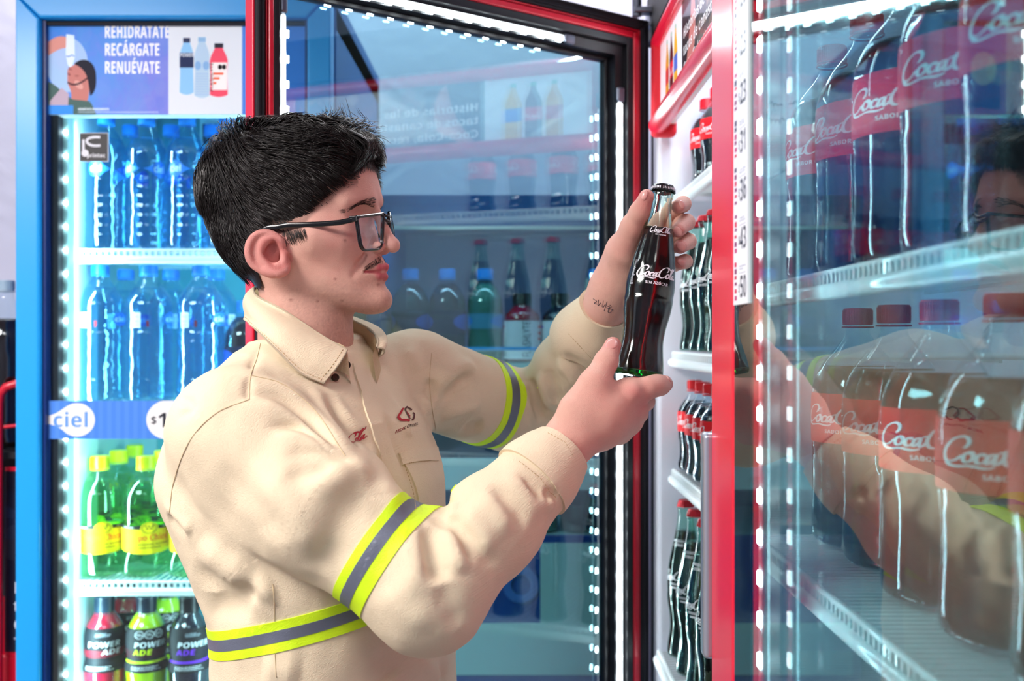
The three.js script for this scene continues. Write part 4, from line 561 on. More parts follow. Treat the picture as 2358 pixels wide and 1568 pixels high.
const brows = both((s) => cone(S(464, 0.012 * s, -0.0055), S(466, 0.044 * s, -0.006), 0.0085, 0.0085));
const cheeks = both((s) => cone(S(552, 0.04 * s, -0.013), S(545, 0.058 * s, -0.014), 0.0175, 0.0165));
const sockets = both((s) => ball(S(497, 0.029 * s, 0.0085), 0.0135));
const eyeC = both((s) => S(500, 0.0315 * s, -0.0175)), lids = eyeC.map((c) => ball(c, 0.0132));
const slits = eyeC.map((c) => cone(c.clone().add(V(0.0118, -0.0062, -0.0085 * Math.sign(c.z))), c.clone().add(V(0.0095, -0.0058, 0.0085 * Math.sign(c.z))), 0.0013, 0.0012));
const smile = both((s) => chain([S(588, 0.0195 * s, 0.0022), S(608, 0.03 * s, 0.0022), S(632, 0.037 * s, 0.0022)], [0.001, 0.0014, 0.001])).flat();
// the near ear and its mirror
const EP = (px, py, z = 0.078) => H(px, py, z);
const fine = (pts, rs, n) => { const c = new THREE.CatmullRomCurve3(pts, false, 'centripetal'), q = c.getPoints(n), r = q.map((_, i) => { const t = i / n * (rs.length - 1), k = Math.min(rs.length - 2, Math.floor(t)); return rs[k] + (rs[k + 1] - rs[k]) * (t - k); }); const cs = chain(q, r); return (x, y, z) => { let d = 1e9; for (const f of cs) d = Math.min(d, f(x, y, z)); return d; }; };
const smoothBowl = blend([cone(EP(626, 574, 0.0875), EP(640, 596, 0.084), 0.0118, 0.0112), cone(EP(640, 594, 0.082), EP(656, 600, 0.068), 0.0068, 0.004)], 0.004);
const earParts = (() => {
  const pan = fine([EP(642, 560, 0.0765), EP(612, 556, 0.08), EP(594, 578, 0.0825), EP(604, 602, 0.0815), EP(630, 612, 0.078)], [0.0075, 0.0085, 0.009, 0.0085, 0.0075], 14), core = cone(EP(618, 568, 0.077), EP(630, 606, 0.075), 0.013, 0.01);
  const helix = fine([EP(654, 590, 0.0745), EP(650, 566, 0.0765), EP(636, 544, 0.08), EP(610, 535, 0.0855), EP(586, 544, 0.0905), EP(573, 565, 0.0935), EP(572, 588, 0.0935), EP(582, 608, 0.0905), EP(600, 621, 0.0865), EP(622, 628, 0.082)], [0.0036, 0.004, 0.0042, 0.0044, 0.0046, 0.0048, 0.0048, 0.0047, 0.0048, 0.0055], 40);
  const lobe = fine([EP(618, 624, 0.0825), EP(640, 627, 0.0795), EP(656, 620, 0.0765), EP(662, 606, 0.074)], [0.0058, 0.0076, 0.0068, 0.004], 12);
  const anti = fine([EP(624, 552, 0.083), EP(607, 568, 0.0865), EP(601, 586, 0.0872), EP(609, 604, 0.085), EP(628, 612, 0.082), EP(640, 610, 0.081)], [0.0022, 0.003, 0.0034, 0.0034, 0.0034, 0.0036], 20);
  const tragus = cone(EP(657, 586, 0.0755), EP(654, 602, 0.0765), 0.0042, 0.0052);
  const bowl = smoothBowl, dip = fine([EP(632, 547, 0.0905), EP(602, 554, 0.0955), EP(588, 578, 0.0985), EP(594, 602, 0.0965)], [0.0034, 0.0046, 0.0048, 0.0034], 14), cx = EP(615, 585, 0.08);
  return { f: (x, y, z) => { const far = Math.hypot(x - cx.x, y - cx.y, z - cx.z); if (far > 0.06) return far - 0.042; let d = smin(pan(x, y, z), core(x, y, z), 0.008); d = smax(d, -bowl(x, y, z), 0.0045); d = smax(d, -dip(x, y, z), 0.003); d = smin(d, helix(x, y, z), 0.004); d = smin(d, lobe(x, y, z), 0.006); d = smin(d, anti(x, y, z), 0.004); d = smin(d, tragus(x, y, z), 0.0045); return d; } };
})();
function headLocal(x, y, z) {
  let d = skull(x, y, z);
  const jp = (x - jaw0.x) * jawN.x + (y - jaw0.y) * jawN.y; d = smax(d, jp, 0.02);
  const near = Math.hypot(x - 0.09, y - 0.11, z) < 0.16;
  if (near) {
    d = smin(d, chin(x, y, z), 0.02); d = smin(d, muzzle(x, y, z), 0.016);
    for (const f of brows) d = smin(d, f(x, y, z), 0.014); for (const f of cheeks) d = smin(d, f(x, y, z), 0.03);
    for (const f of sockets) d = smax(d, -f(x, y, z), 0.012);
    d = smin(d, nose(x, y, z), 0.009); for (const f of alae) d = smin(d, f(x, y, z), 0.006);
    for (const f of lids) d = smin(d, f(x, y, z), 0.005);
    for (const f of smile) d = smax(d, -f(x, y, z), 0.008);
    for (const f of upperLip) d = smin(d, f(x, y, z), 0.004); for (const f of lowerLip) d = smin(d, f(x, y, z), 0.004);
    for (const f of mouth) d = smax(d, -f(x, y, z), 0.0025); for (const f of nostrils) d = smax(d, -f(x, y, z), 0.002); for (const f of slits) d = smax(d, -f(x, y, z), 0.0015);
  }
  for (const f of neck) d = smin(d, f(x, y, z), 0.022);
  if (x < 0.06 && x > -0.1 && y > 0.05) d = smin(d, earParts.f(x, y, Math.abs(z)), 0.005);
  return d;
}
const headField = (X, Yw, Zw) => { const a = X - HX, b = HZ + Zw; return headLocal(a * hc + b * hs_, Yw - CY, -a * hs_ + b * hc); };
// skin tone as pigment: mottling, redder ear, lips and cheek, shaven beard, freckles
const SK = new THREE.Color(0xe2b2a0), SKR = new THREE.Color(0xd67f7e), LIP = new THREE.Color(0xc2505f), BEARD = new THREE.Color(0xa88374), EARIN = new THREE.Color(0xa84c48), SCALP = new THREE.Color(0x6b5148);
const freckles = [[763, 641], [720, 692], [667, 691], [838, 650], [712, 420], [745, 463], [860, 655], [770, 690], [664, 690], [790, 553]].map(([a, b]) => { const z = 0.06; return H(a, b, z); });
const lipD = blend([...upperLip, ...lowerLip], 0.003);
function skinColor(g, local, red) {
  const p = g.attributes.position, c = new Float32Array(p.count * 3), k = new THREE.Color();
  for (let i = 0; i < p.count; i++) {
    const X = p.getX(i), Yw = p.getY(i), Zw = p.getZ(i); k.copy(SK); const m = fbm(X * 60, Yw * 60, Zw * 60) - 0.5, f = fbm(X * 260 + 7, Yw * 260, Zw * 260) - 0.5;
    k.lerp(SKR, clamp(0.06 + m * 0.35, 0, 0.45)); k.multiplyScalar(1 + f * 0.07);
    if (local) {
      const a = X - HX, b = HZ + Zw, x = a * hc + b * hs_, y = Yw - CY, z = -a * hs_ + b * hc;
      const e = earParts.f(x, y, Math.abs(z)); if (x < 0.03 && Math.abs(z) > 0.06 && Math.abs(e) < 0.004) { k.lerp(SKR, 0.6); k.lerp(EARIN, 0.55 * (1 - sstep(0.0005, 0.005, Math.abs(smoothBowl(x, y, Math.abs(z)))))); }
      k.lerp(LIP, 0.9 * (1 - sstep(0.0004, 0.002, lipD(x, y, z))));
      k.lerp(SKR, 0.3 * Math.exp(-((x - 0.075) ** 2 + (y - 0.13) ** 2 + (Math.abs(z) - 0.05) ** 2) / 0.0009) + 0.25 * Math.exp(-((x - 0.125) ** 2 + (y - 0.122) ** 2 + z * z) / 0.0004));
      const beard = sstep(0.085, 0.06, y + (0.075 - x) * 0.15) * sstep(0.0, 0.02, y + 0.03) * sstep(-0.02, 0.03, x) * (1 - sstep(0.12, 0.14, y)); k.lerp(BEARD, 0.42 * beard * (0.5 + noise3(X * 900, Yw * 900, Zw * 900)));
      for (const q of freckles) { const dd = Math.hypot(x - q.x, y - q.y); if (dd < 0.0022 && z > 0) k.lerp(new THREE.Color(0x6a2a22), 0.8 * (1 - dd / 0.0022)); }
      const hr = hairDepth(x, y, z); if (hr > -0.004) k.lerp(SCALP, 0.75 * sstep(-0.004, 0.006, hr) * (0.7 + 0.3 * noise3(X * 700, Yw * 700, Zw * 700)));
    } else if (red) { let w = 0; for (const [q, r] of red) w = Math.max(w, Math.exp(-((X - q.x) ** 2 + (Yw - q.y) ** 2 + (Zw - q.z) ** 2) / (r * r))); k.lerp(SKR, 0.5 * w); }
    c[i * 3] = k.r; c[i * 3 + 1] = k.g; c[i * 3 + 2] = k.b;
  }
  g.setAttribute('color', new THREE.BufferAttribute(c, 3)); return g;
}
// how far a point of the head lies inside the hair (metres above the hairline seen from the side)
const hairLine = [[596, 672], [588, 654], [576, 628], [566, 590], [570, 556], [590, 538], [640, 534], [668, 540], [690, 546], [708, 532], [722, 505], [742, 478], [772, 450], [808, 418], [836, 396], [852, 380], [868, 366]].map(([a, b]) => { const q = H(a, b, a > 820 ? 0.02 : 0.062); return [q.x, q.y]; });
function hairDepth(x, y, z) { let best = 1e9, i = 0; if (x <= hairLine[0][0]) return y - hairLine[0][1]; const L = hairLine; if (x >= L.at(-1)[0]) return y - L.at(-1)[1] - (x - L.at(-1)[0]) * 2; let yb = -1e9; for (i = 0; i + 1 < L.length; i++) { const [x0, y0] = L[i], [x1, y1] = L[i + 1]; if (x >= Math.min(x0, x1) && x <= Math.max(x0, x1) && x0 !== x1) yb = Math.max(yb, y0 + (y1 - y0) * (x - x0) / (x1 - x0)); } return y - yb; }

// ---------------------------------------------------------------- hands
const handL = (() => {
  const palm = blend([cone(P(1395, 705, 1.375), P(1412, 660, 1.36), 0.0265, 0.028), cone(P(1412, 660, 1.36), P(1444, 595, 1.338), 0.0275, 0.026), cone(P(1440, 600, 1.338), P(1500, 560, 1.345), 0.026, 0.02), cone(P(1446, 562, 1.328), P(1505, 520, 1.342), 0.018, 0.016), cone(P(1395, 705, 1.375), P(1366, 770, 1.41), 0.026, 0.02), cone(P(1440, 650, 1.355), P(1505, 605, 1.348), 0.02, 0.014)], 0.022);
  const thumb = blend(chain([P(1434, 580, 1.318), P(1456, 522, 1.294), P(1473, 488, 1.278), P(1489, 453, 1.268)], [0.0205, 0.0152, 0.0125, 0.0096]), 0.006);
  const fs = [[[1512, 512, 1.342], [1553, 484, 1.338], [1573, 470, 1.318], [1562, 476, 1.292]], [[1510, 545, 1.346], [1560, 515, 1.347], [1581, 512, 1.32], [1562, 530, 1.29]], [[1508, 580, 1.346], [1562, 560, 1.347], [1585, 556, 1.322], [1567, 568, 1.293]], [[1503, 612, 1.346], [1553, 608, 1.345], [1578, 602, 1.325], [1566, 607, 1.3]]];
  const rr = [[0.0115, 0.0108, 0.0102, 0.009], [0.0122, 0.0112, 0.0108, 0.0096], [0.0118, 0.0108, 0.0104, 0.0092], [0.0102, 0.0096, 0.0092, 0.0082]];
  const fingers = fs.map((f, k) => blend(chain(f.map((q) => P(...q)), rr[k]), 0.004));
  return { f: (x, y, z) => { let d = palm(x, y, z); d = smin(d, thumb(x, y, z), 0.012); let e = 1; for (const g of fingers) e = Math.min(e, g(x, y, z)); return smin(d, e, 0.008); }, lo: P(1320, 830, 1.44), hi: P(1620, 420, 1.22) };
})();
const handR = (() => {
  const palm = blend([cone(P(1270, 1062, 1.18), P(1315, 1010, 1.195), 0.03, 0.029), cone(P(1315, 1010, 1.195), P(1380, 955, 1.205), 0.029, 0.033), cone(P(1380, 950, 1.205), P(1446, 908, 1.212), 0.031, 0.0185), cone(P(1385, 962, 1.21), P(1456, 938, 1.228), 0.03, 0.019), cone(P(1385, 968, 1.215), P(1446, 966, 1.245), 0.03, 0.0185), cone(P(1372, 978, 1.215), P(1422, 992, 1.255), 0.028, 0.017), cone(P(1240, 1100, 1.165), P(1270, 1062, 1.18), 0.03, 0.03)], 0.016);
  const thumb = blend(chain([P(1335, 945, 1.192), P(1368, 886, 1.195), P(1396, 832, 1.21), P(1411, 795, 1.228)], [0.0255, 0.0185, 0.0135, 0.0105]), 0.007);
  const fs = [[[1446, 906, 1.212], [1492, 893, 1.216], [1520, 887, 1.236], [1530, 884, 1.258]], [[1456, 938, 1.228], [1484, 924, 1.262], [1488, 902, 1.292], [1476, 893, 1.306]], [[1446, 966, 1.245], [1470, 952, 1.28], [1472, 922, 1.308], [1462, 908, 1.318]], [[1422, 992, 1.255], [1442, 984, 1.288], [1446, 956, 1.312], [1440, 940, 1.32]]];
  const rr = [[0.0175, 0.0132, 0.0122, 0.0108], [0.017, 0.0125, 0.0115, 0.0102], [0.0165, 0.012, 0.011, 0.0098], [0.015, 0.0108, 0.0098, 0.0088]];
  const fingers = fs.map((f, k) => blend(chain(f.map((q) => P(...q)), rr[k]), 0.005)), bumps = [ball(P(1457, 903, 1.197), 0.0085), ball(P(1512, 886, 1.224), 0.0108)];
  return { f: (x, y, z) => { let d = palm(x, y, z); d = smin(d, thumb(x, y, z), 0.014); let e = 1; for (const g of fingers) e = Math.min(e, g(x, y, z)); d = smin(d, e, 0.009); for (const g of bumps) d = smin(d, g(x, y, z), 0.01); return d; }, lo: P(1200, 1140, 1.36), hi: P(1580, 760, 1.1) };
})();
const spanOf = (a, b, m = 0.02) => [V(Math.min(a.x, b.x) - m, Math.min(a.y, b.y) - m, Math.min(a.z, b.z) - m), V(Math.max(a.x, b.x) + m, Math.max(a.y, b.y) + m, Math.max(a.z, b.z) + m)];

// ---------------------------------------------------------------- shirt
const SR = P(530, 994, 1.135), ER = P(985, 1362, 1.085), WR = P(1292, 1037, 1.185), SL = P(962, 872, 1.42), EL = P(1250, 972, 1.612), WL = P(1392, 706, 1.38);
const TA = 20 * Math.PI / 180, tc = Math.cos(TA), ts = Math.sin(TA), TZ = 1.285;
const torsoRows = [[-0.72, 778, 0.19, 0.138], [-0.6, 780, 0.19, 0.138], [-0.43, 782, 0.187, 0.134], [-0.341, 780, 0.188, 0.134], [-0.258, 744, 0.197, 0.147], [-0.175, 708, 0.2, 0.162], [-0.1, 703, 0.18, 0.138], [-0.062, 698, 0.155, 0.112], [-0.036, 696, 0.125, 0.09], [-0.016, 696, 0.095, 0.074], [-0.004, 696, 0.07, 0.06]].map(([y, px, w, d]) => [y, pxX(px, TZ), w, d]);
function torsoField(X, Yw, Zw) {
  const y = Yw - CY, yy = clamp(y, -0.72, -0.004), cx = loft(torsoRows, yy, 1), w = loft(torsoRows, yy, 2), dd = loft(torsoRows, yy, 3), a = X - cx, b = TZ + Zw, u = a * tc + b * ts, v = -a * ts + b * tc;
  const r = Math.hypot(u, v) + 1e-6, q = Math.pow(Math.pow(Math.abs(u) / dd, 2.3) + Math.pow(Math.abs(v) / w, 2.3), 1 / 2.3) + 1e-6;
  return Math.max((r - r / q) * 0.9, y + 0.004, -0.72 - y);
}
const NB = V(pxX(700, 1.285), CY - 0.05, -1.285);
const yoke = [cone(NB, SR.clone().add(V(0.01, 0.008, -0.02)), 0.05, 0.052), cone(NB, SL.clone().add(V(-0.01, 0.006, 0.02)), 0.048, 0.052)];
const mid = (a, b, t) => a.clone().lerp(b, t);
const sleeveR = blend([cone(SR, mid(SR, ER, 0.45), 0.068, 0.073), cone(mid(SR, ER, 0.45), ER, 0.073, 0.06), cone(ER, mid(ER, WR, 0.45), 0.061, 0.052), cone(mid(ER, WR, 0.45), mid(ER, WR, 0.8), 0.052, 0.0405), cone(mid(ER, WR, 0.8), WR, 0.0375, 0.0315)], 0.03);
const sleeveL = blend([cone(SL, EL, 0.067, 0.066), cone(EL, mid(EL, WL, 0.5), 0.066, 0.053), cone(mid(EL, WL, 0.5), mid(EL, WL, 0.78), 0.053, 0.045), cone(mid(EL, WL, 0.78), WL, 0.042, 0.034)], 0.03);
function shirtBase(X, Yw, Zw) {
  let t = torsoField(X, Yw, Zw); t = smin(t, yoke[0](X, Yw, Zw), 0.045); t = smin(t, yoke[1](X, Yw, Zw), 0.045);
  const kr = 0.005 + 0.04 * (1 - sstep(0.06, 0.2, Math.hypot(X - SR.x, Yw - SR.y - 0.05, Zw - SR.z))), kl = 0.005 + 0.035 * (1 - sstep(0.05, 0.16, Math.hypot(X - SL.x, Yw - SL.y, Zw - SL.z)));
  const a = sleeveR(X, Yw, Zw), b = sleeveL(X, Yw, Zw);
  return smin(smin(t, a, kr), b, kl);
}

// creases: lines drawn over the cloth; positive lifts a ridge, negative presses a valley
const FOLDS = [];
function fold(a, w, ...pts) { const q = pts.map(([x, y]) => meet(shirtBase, x, y)).filter(Boolean); if (q.length > 1) { const c = new THREE.CatmullRomCurve3(q).getPoints(q.length * 5), b = new THREE.Box3().setFromPoints(c).expandByScalar(w * 2.4); FOLDS.push({ a: a * 1.55, w: w * 0.82, c, b }); } }
// shoulder and the cloth drawn toward the armpit
fold(0.007, 0.012, [575, 862], [650, 892], [720, 950], [775, 1010], [822, 1062]); fold(-0.007, 0.009, [560, 905], [640, 915], [700, 960], [752, 1010], [800, 1060]);
fold(0.006, 0.012, [545, 930], [620, 940], [690, 975], [742, 1020], [800, 1075]); fold(-0.006, 0.009, [600, 985], [680, 985], [740, 1028], [812, 1082]);
fold(0.006, 0.012, [610, 1012], [690, 1008], [750, 1040], [826, 1078]); fold(-0.005, 0.010, [640, 1052], [720, 1042], [790, 1062], [840, 1082]);
fold(0.008, 0.016, [690, 1140], [760, 1108], [820, 1080], [868, 1092]); fold(-0.005, 0.014, [640, 1110], [720, 1088], [790, 1075]);
// upper sleeve
fold(-0.005, 0.024, [480, 1070], [560, 1130], [620, 1200], [650, 1260]); fold(0.006, 0.026, [560, 1080], [650, 1150], [700, 1230], [730, 1300]);
fold(-0.008, 0.022, [862, 1130], [800, 1180], [762, 1260], [740, 1330]); fold(0.006, 0.02, [850, 1110], [900, 1140], [880, 1190]); fold(0.005, 0.02, [420, 1060], [470, 1150], [560, 1240], [660, 1310]);
fold(-0.004, 0.012, [384, 1180], [402, 1205], [436, 1228]); fold(0.004, 0.01, [372, 1150], [420, 1205], [448, 1226]);
// elbow
fold(-0.013, 0.014, [996, 1206], [992, 1250], [1004, 1310], [1015, 1350]); fold(0.007, 0.016, [960, 1195], [962, 1260], [958, 1330], [930, 1400]); fold(0.008, 0.017, [1022, 1205], [1050, 1270], [1058, 1330]);
fold(-0.006, 0.011, [1035, 1190], [1068, 1250], [1082, 1310]); fold(0.006, 0.017, [1060, 1160], [1110, 1220], [1130, 1300]); fold(-0.005, 0.014, [1000, 1330], [1040, 1400], [1060, 1450]); fold(0.005, 0.02, [880, 1340], [930, 1400], [1010, 1450]);
// forearm
fold(0.006, 0.016, [1092, 1128], [1150, 1180], [1180, 1240]); fold(-0.006, 0.013, [1120, 1112], [1180, 1165], [1215, 1225]); fold(0.0055, 0.014, [1145, 1090], [1215, 1140], [1248, 1200]); fold(-0.005, 0.009, [1180, 1085], [1240, 1140], [1268, 1170]); fold(0.007, 0.011, [1232, 1138], [1258, 1158], [1282, 1148]); fold(-0.006, 0.007, [1248, 1128], [1270, 1140], [1288, 1136]); fold(-0.004, 0.014, [1020, 1180], [1100, 1260], [1150, 1330]);
// side of the trunk under the arm
fold(-0.011, 0.018, [604, 1345], [560, 1385], [500, 1420]); fold(0.008, 0.022, [455, 1240], [520, 1300], [590, 1330]); fold(-0.008, 0.02, [440, 1300], [510, 1370], [480, 1430]); fold(0.007, 0.02, [560, 1420], [600, 1370], [640, 1350]); fold(0.006, 0.024, [480, 1540], [600, 1530], [700, 1545]); fold(-0.006, 0.02, [860, 1500], [900, 1540], [905, 1568]); fold(0.006, 0.018, [980, 1510], [1000, 1545], [1010, 1568]); fold(-0.005, 0.01, [1000, 1500], [1018, 1540], [1024, 1568]);
// chest
fold(0.006, 0.013, [760, 900], [800, 960], [850, 1030], [905, 1120]); fold(-0.007, 0.010, [742, 905], [788, 985], [830, 1040]); fold(0.0045, 0.011, [700, 870], [740, 930], [780, 1000], [812, 1050]); fold(-0.005, 0.01, [880, 940], [905, 1010], [940, 1110]); fold(0.005, 0.012, [900, 900], [935, 980], [940, 1010]); fold(0.005, 0.012, [978, 900], [985, 960], [1000, 1010]); fold(-0.006, 0.01, [990, 868], [988, 930], [1004, 1000]); fold(0.006, 0.012, [880, 770], [930, 800], [970, 860]);
fold(-0.008, 0.012, [1018, 1120], [1025, 1180], [1012, 1220]); fold(0.006, 0.011, [1030, 1090], [1040, 1150], [1034, 1200]);
// collar bone and shoulder seams
fold(-0.0035, 0.006, [600, 785], [585, 830], [575, 862]); fold(-0.003, 0.006, [575, 862], [571, 900], [572, 925]); fold(-0.004, 0.008, [412, 905], [440, 940], [402, 965]);
// far sleeve
fold(0.0102, 0.014, [1000, 895], [1050, 850], [1100, 845]); fold(-0.0102, 0.013, [1010, 930], [1060, 880], [1110, 880]); fold(-0.0102, 0.014, [1005, 1000], [1060, 985], [1115, 985]); fold(0.0085, 0.016, [1010, 965], [1070, 940], [1110, 930]);
fold(-0.0136, 0.010, [1222, 868], [1232, 915], [1248, 975]); fold(0.0102, 0.011, [1208, 875], [1216, 930], [1226, 990]); fold(0.0102, 0.011, [1244, 852], [1256, 905], [1268, 950]); fold(-0.0119, 0.009, [1262, 845], [1276, 900], [1290, 935]); fold(0.0085, 0.013, [1280, 820], [1310, 860], [1335, 900]); fold(-0.0085, 0.01, [1300, 800], [1340, 850], [1365, 875]);
function foldAt(x, y, z) {
  let s = 0;
  for (const f of FOLDS) {
    if (x < f.b.min.x || x > f.b.max.x || y < f.b.min.y || y > f.b.max.y || z < f.b.min.z || z > f.b.max.z) continue;
    let best = 1e9, bt = 0; const c = f.c, n = c.length - 1;
    for (let i = 0; i < n; i++) { const a = c[i], b = c[i + 1], bx = b.x - a.x, by = b.y - a.y, bz = b.z - a.z, q = bx * bx + by * by + bz * bz || 1e-9, t = clamp(((x - a.x) * bx + (y - a.y) * by + (z - a.z) * bz) / q, 0, 1), e = (x - a.x - t * bx) ** 2 + (y - a.y - t * by) ** 2 + (z - a.z - t * bz) ** 2; if (e < best) { best = e; bt = (i + t) / n; } }
    if (best < f.w * f.w * 5) s += f.a * Math.exp(-Math.pow(best / (f.w * f.w), 0.8)) * sstep(0, 0.35, bt) * sstep(1, 0.65, bt);
  }
  return s;
}
const shirtField = (x, y, z) => { const d = shirtBase(x, y, z); if (d > 0.05 || d < -0.05) return d; return d - foldAt(x, y, z) * 0.9 - (fbm(x * 14 + y * 5, y * 11 - x * 4, z * 14) - 0.5) * 0.007 - (noise3(x * 42, y * 34, z * 42) - 0.5) * 0.0016; };

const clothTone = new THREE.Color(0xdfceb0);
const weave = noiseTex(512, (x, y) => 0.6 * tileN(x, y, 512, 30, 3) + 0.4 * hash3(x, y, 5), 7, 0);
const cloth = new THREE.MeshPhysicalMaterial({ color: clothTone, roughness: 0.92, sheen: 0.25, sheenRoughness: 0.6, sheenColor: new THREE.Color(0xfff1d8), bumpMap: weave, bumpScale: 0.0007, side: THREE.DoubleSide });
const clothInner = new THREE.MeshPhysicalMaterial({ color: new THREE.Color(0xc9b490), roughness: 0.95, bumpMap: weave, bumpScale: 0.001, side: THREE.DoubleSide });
const thread = mat({ color: '#b99a6a', roughness: 0.9 });
const lime = mat({ color: '#d4fb12', roughness: 0.55, bumpMap: weave, bumpScale: 0.0006 }), silver = mat({ color: '#6c7282', roughness: 0.42, metalness: 0.25, bumpMap: weave, bumpScale: 0.0004 });
const skinBump = noiseTex(256, (x, y) => tileN(x, y, 256, 30, 1), 30);
const skin = new THREE.MeshPhysicalMaterial({ vertexColors: true, roughness: 0.52, specularIntensity: 0.5, bumpMap: skinBump, bumpScale: 0.0009, side: THREE.DoubleSide });

const man = thing('person', 'young man in beige striped work shirt and black glasses holding a bottle', 'person', W(-0.27, Yf, 1.29));
// skin: head with neck, and both hands, one mesh
const handCut = (f, a, sleeve) => f;
const headGeo = skinColor(surfaceNets(headField, toRoom(-0.15, -0.06, 0).add(V(-0.06, 0, -0.14)), toRoom(0.17, 0.29, 0).add(V(0.06, 0, 0.14)), 0.0021), true);
const hb = spanOf(handL.lo, handL.hi), hbr = spanOf(handR.lo, handR.hi);
const geoL = skinColor(surfaceNets(handL.f, hb[0], hb[1], 0.0022), false, [[P(1488, 454, 1.262), 0.02], [P(1560, 477, 1.282), 0.015], [P(1560, 530, 1.28), 0.016], [P(1566, 568, 1.284), 0.015], [P(1566, 607, 1.29), 0.014], [P(1450, 560, 1.31), 0.02]]);
const geoR = skinColor(surfaceNets(handR.f, hbr[0], hbr[1], 0.0022), false, [[P(1457, 903, 1.19), 0.012], [P(1411, 795, 1.22), 0.018], [P(1530, 884, 1.25), 0.018], [P(1470, 930, 1.21), 0.02]]);
part('body', [headGeo, geoL, geoR], skin, man);
// finger nails
const nailM = mat({ color: '#dba49a', roughness: 0.35, clearcoat: 0.5 });
function nail(f, px, py, w, l, tilt, out = 0) { const q = meet(f, px, py); if (!q) return; const n = gradOf(f, q.x, q.y, q.z, 0.003), t = V(Math.cos(tilt), Math.sin(tilt), 0); t.addScaledVector(n, -t.dot(n)).normalize(); const b = n.clone().cross(t), g = new THREE.SphereGeometry(1, 20, 14).scale(l, w, 0.0021), m = new THREE.Matrix4().makeBasis(t, b, n).setPosition(q.addScaledVector(n, -0.0006)); part('fingernail', g.applyMatrix4(m), nailM, man); }
nail(handR.f, 1409, 791, 0.0068, 0.0105, 1.15); nail(handL.f, 1484, 449, 0.004, 0.0065, 1.2); nail(handL.f, 1571, 470, 0.0045, 0.0062, -1.0); nail(handL.f, 1560, 533, 0.0052, 0.0075, -0.9); nail(handL.f, 1569, 567, 0.0052, 0.0072, -0.8); nail(handL.f, 1569, 604, 0.0042, 0.006, -0.6); nail(handR.f, 1541, 872, 0.0045, 0.005, 0.3);
// wrist tattoo: a wavering line of signs
{ const ink = mat({ color: '#5a4a50', roughness: 0.7 }), line = (pts) => { const q = pts.map(([x, y]) => meet(handL.f, x, y)).filter(Boolean); return q.length > 1 ? [new THREE.TubeGeometry(new THREE.CatmullRomCurve3(q), 16, 0.0005, 5)] : []; };
  const strokes = [[[1366, 688], [1374, 694], [1368, 698], [1376, 700]], [[1378, 690], [1377, 704], [1383, 697], [1385, 706]], [[1389, 692], [1388, 708], [1394, 700]], [[1398, 694], [1391, 716]], [[1396, 704], [1403, 706], [1400, 712]], [[1404, 702], [1407, 706], [1403, 710], [1400, 718], [1404, 720], [1411, 712]], [[1396, 708], [1412, 714]]].flatMap(line); if (strokes.length) part('tattoo', strokes, ink, man, 'small inked signs on the wrist'); }

// shirt and its pieces
const shirt = sub('shirt', man, W(-0.26, -0.35, 1.29), 'beige work shirt');
const shirtGeo = surfaceNets(shirtField, V(-0.62, CY - 0.74, -1.72), V(0.2, CY + 0.06, -0.96), 0.0033);
// openings for the neck and the hands
const nkTop = [V(0.0, -1, 0).normalize(), W(0, 0.02, 1.28)];
function openings(g) {
  const p = g.attributes.position, nn = g.attributes.normal, ix = g.index.array, keep = [], P2 = Array.from(p.array), N2 = Array.from(nn.array), ends = [[WR, WR.clone().sub(ER).normalize()], [WL, WL.clone().sub(EL).normalize()]], v = V(0, 0, 0);
  for (let i = 0; i < ix.length; i += 3) {
    v.set(p.getX(ix[i]), p.getY(ix[i]), p.getZ(ix[i])); const e = ends.find(([c]) => c.distanceTo(v) < 0.08); if (!e) { keep.push(ix[i], ix[i + 1], ix[i + 2]); continue; }
    const d = [0, 1, 2].map((k) => V(p.getX(ix[i + k]), p.getY(ix[i + k]), p.getZ(ix[i + k])).sub(e[0]).dot(e[1])); if (d.every((q) => q > 0)) continue; if (d.every((q) => q <= 0)) { keep.push(ix[i], ix[i + 1], ix[i + 2]); continue; }
    const poly = []; for (let k = 0; k < 3; k++) { const a = ix[i + k], b = ix[i + (k + 1) % 3], da = d[k], db = d[(k + 1) % 3]; if (da <= 0) poly.push(a); if ((da <= 0) !== (db <= 0)) { const t = da / (da - db), id = P2.length / 3; for (let c = 0; c < 3; c++) { P2.push(P2[a * 3 + c] + (P2[b * 3 + c] - P2[a * 3 + c]) * t); N2.push(N2[a * 3 + c] + (N2[b * 3 + c] - N2[a * 3 + c]) * t); } poly.push(id); } }
    for (let k = 2; k < poly.length; k++) keep.push(poly[0], poly[k - 1], poly[k]);
  }
  g.setAttribute('position', new THREE.Float32BufferAttribute(P2, 3)); g.setAttribute('normal', new THREE.Float32BufferAttribute(N2, 3)); g.setAttribute('uv', new THREE.BufferAttribute(new Float32Array(P2.length / 3 * 2), 2)); g.setIndex(keep); return clothUV(g);
}
openings(shirtGeo);
const patch = (name, planes, lift, ok, m, label) => { const g = clothUV(rimmed(cut(shirtGeo, planes, lift, ok), lift)); if (!g.attributes.position.count) { console.warn('empty patch ' + name); return null; } return part(name, g, m, shirt, label); };
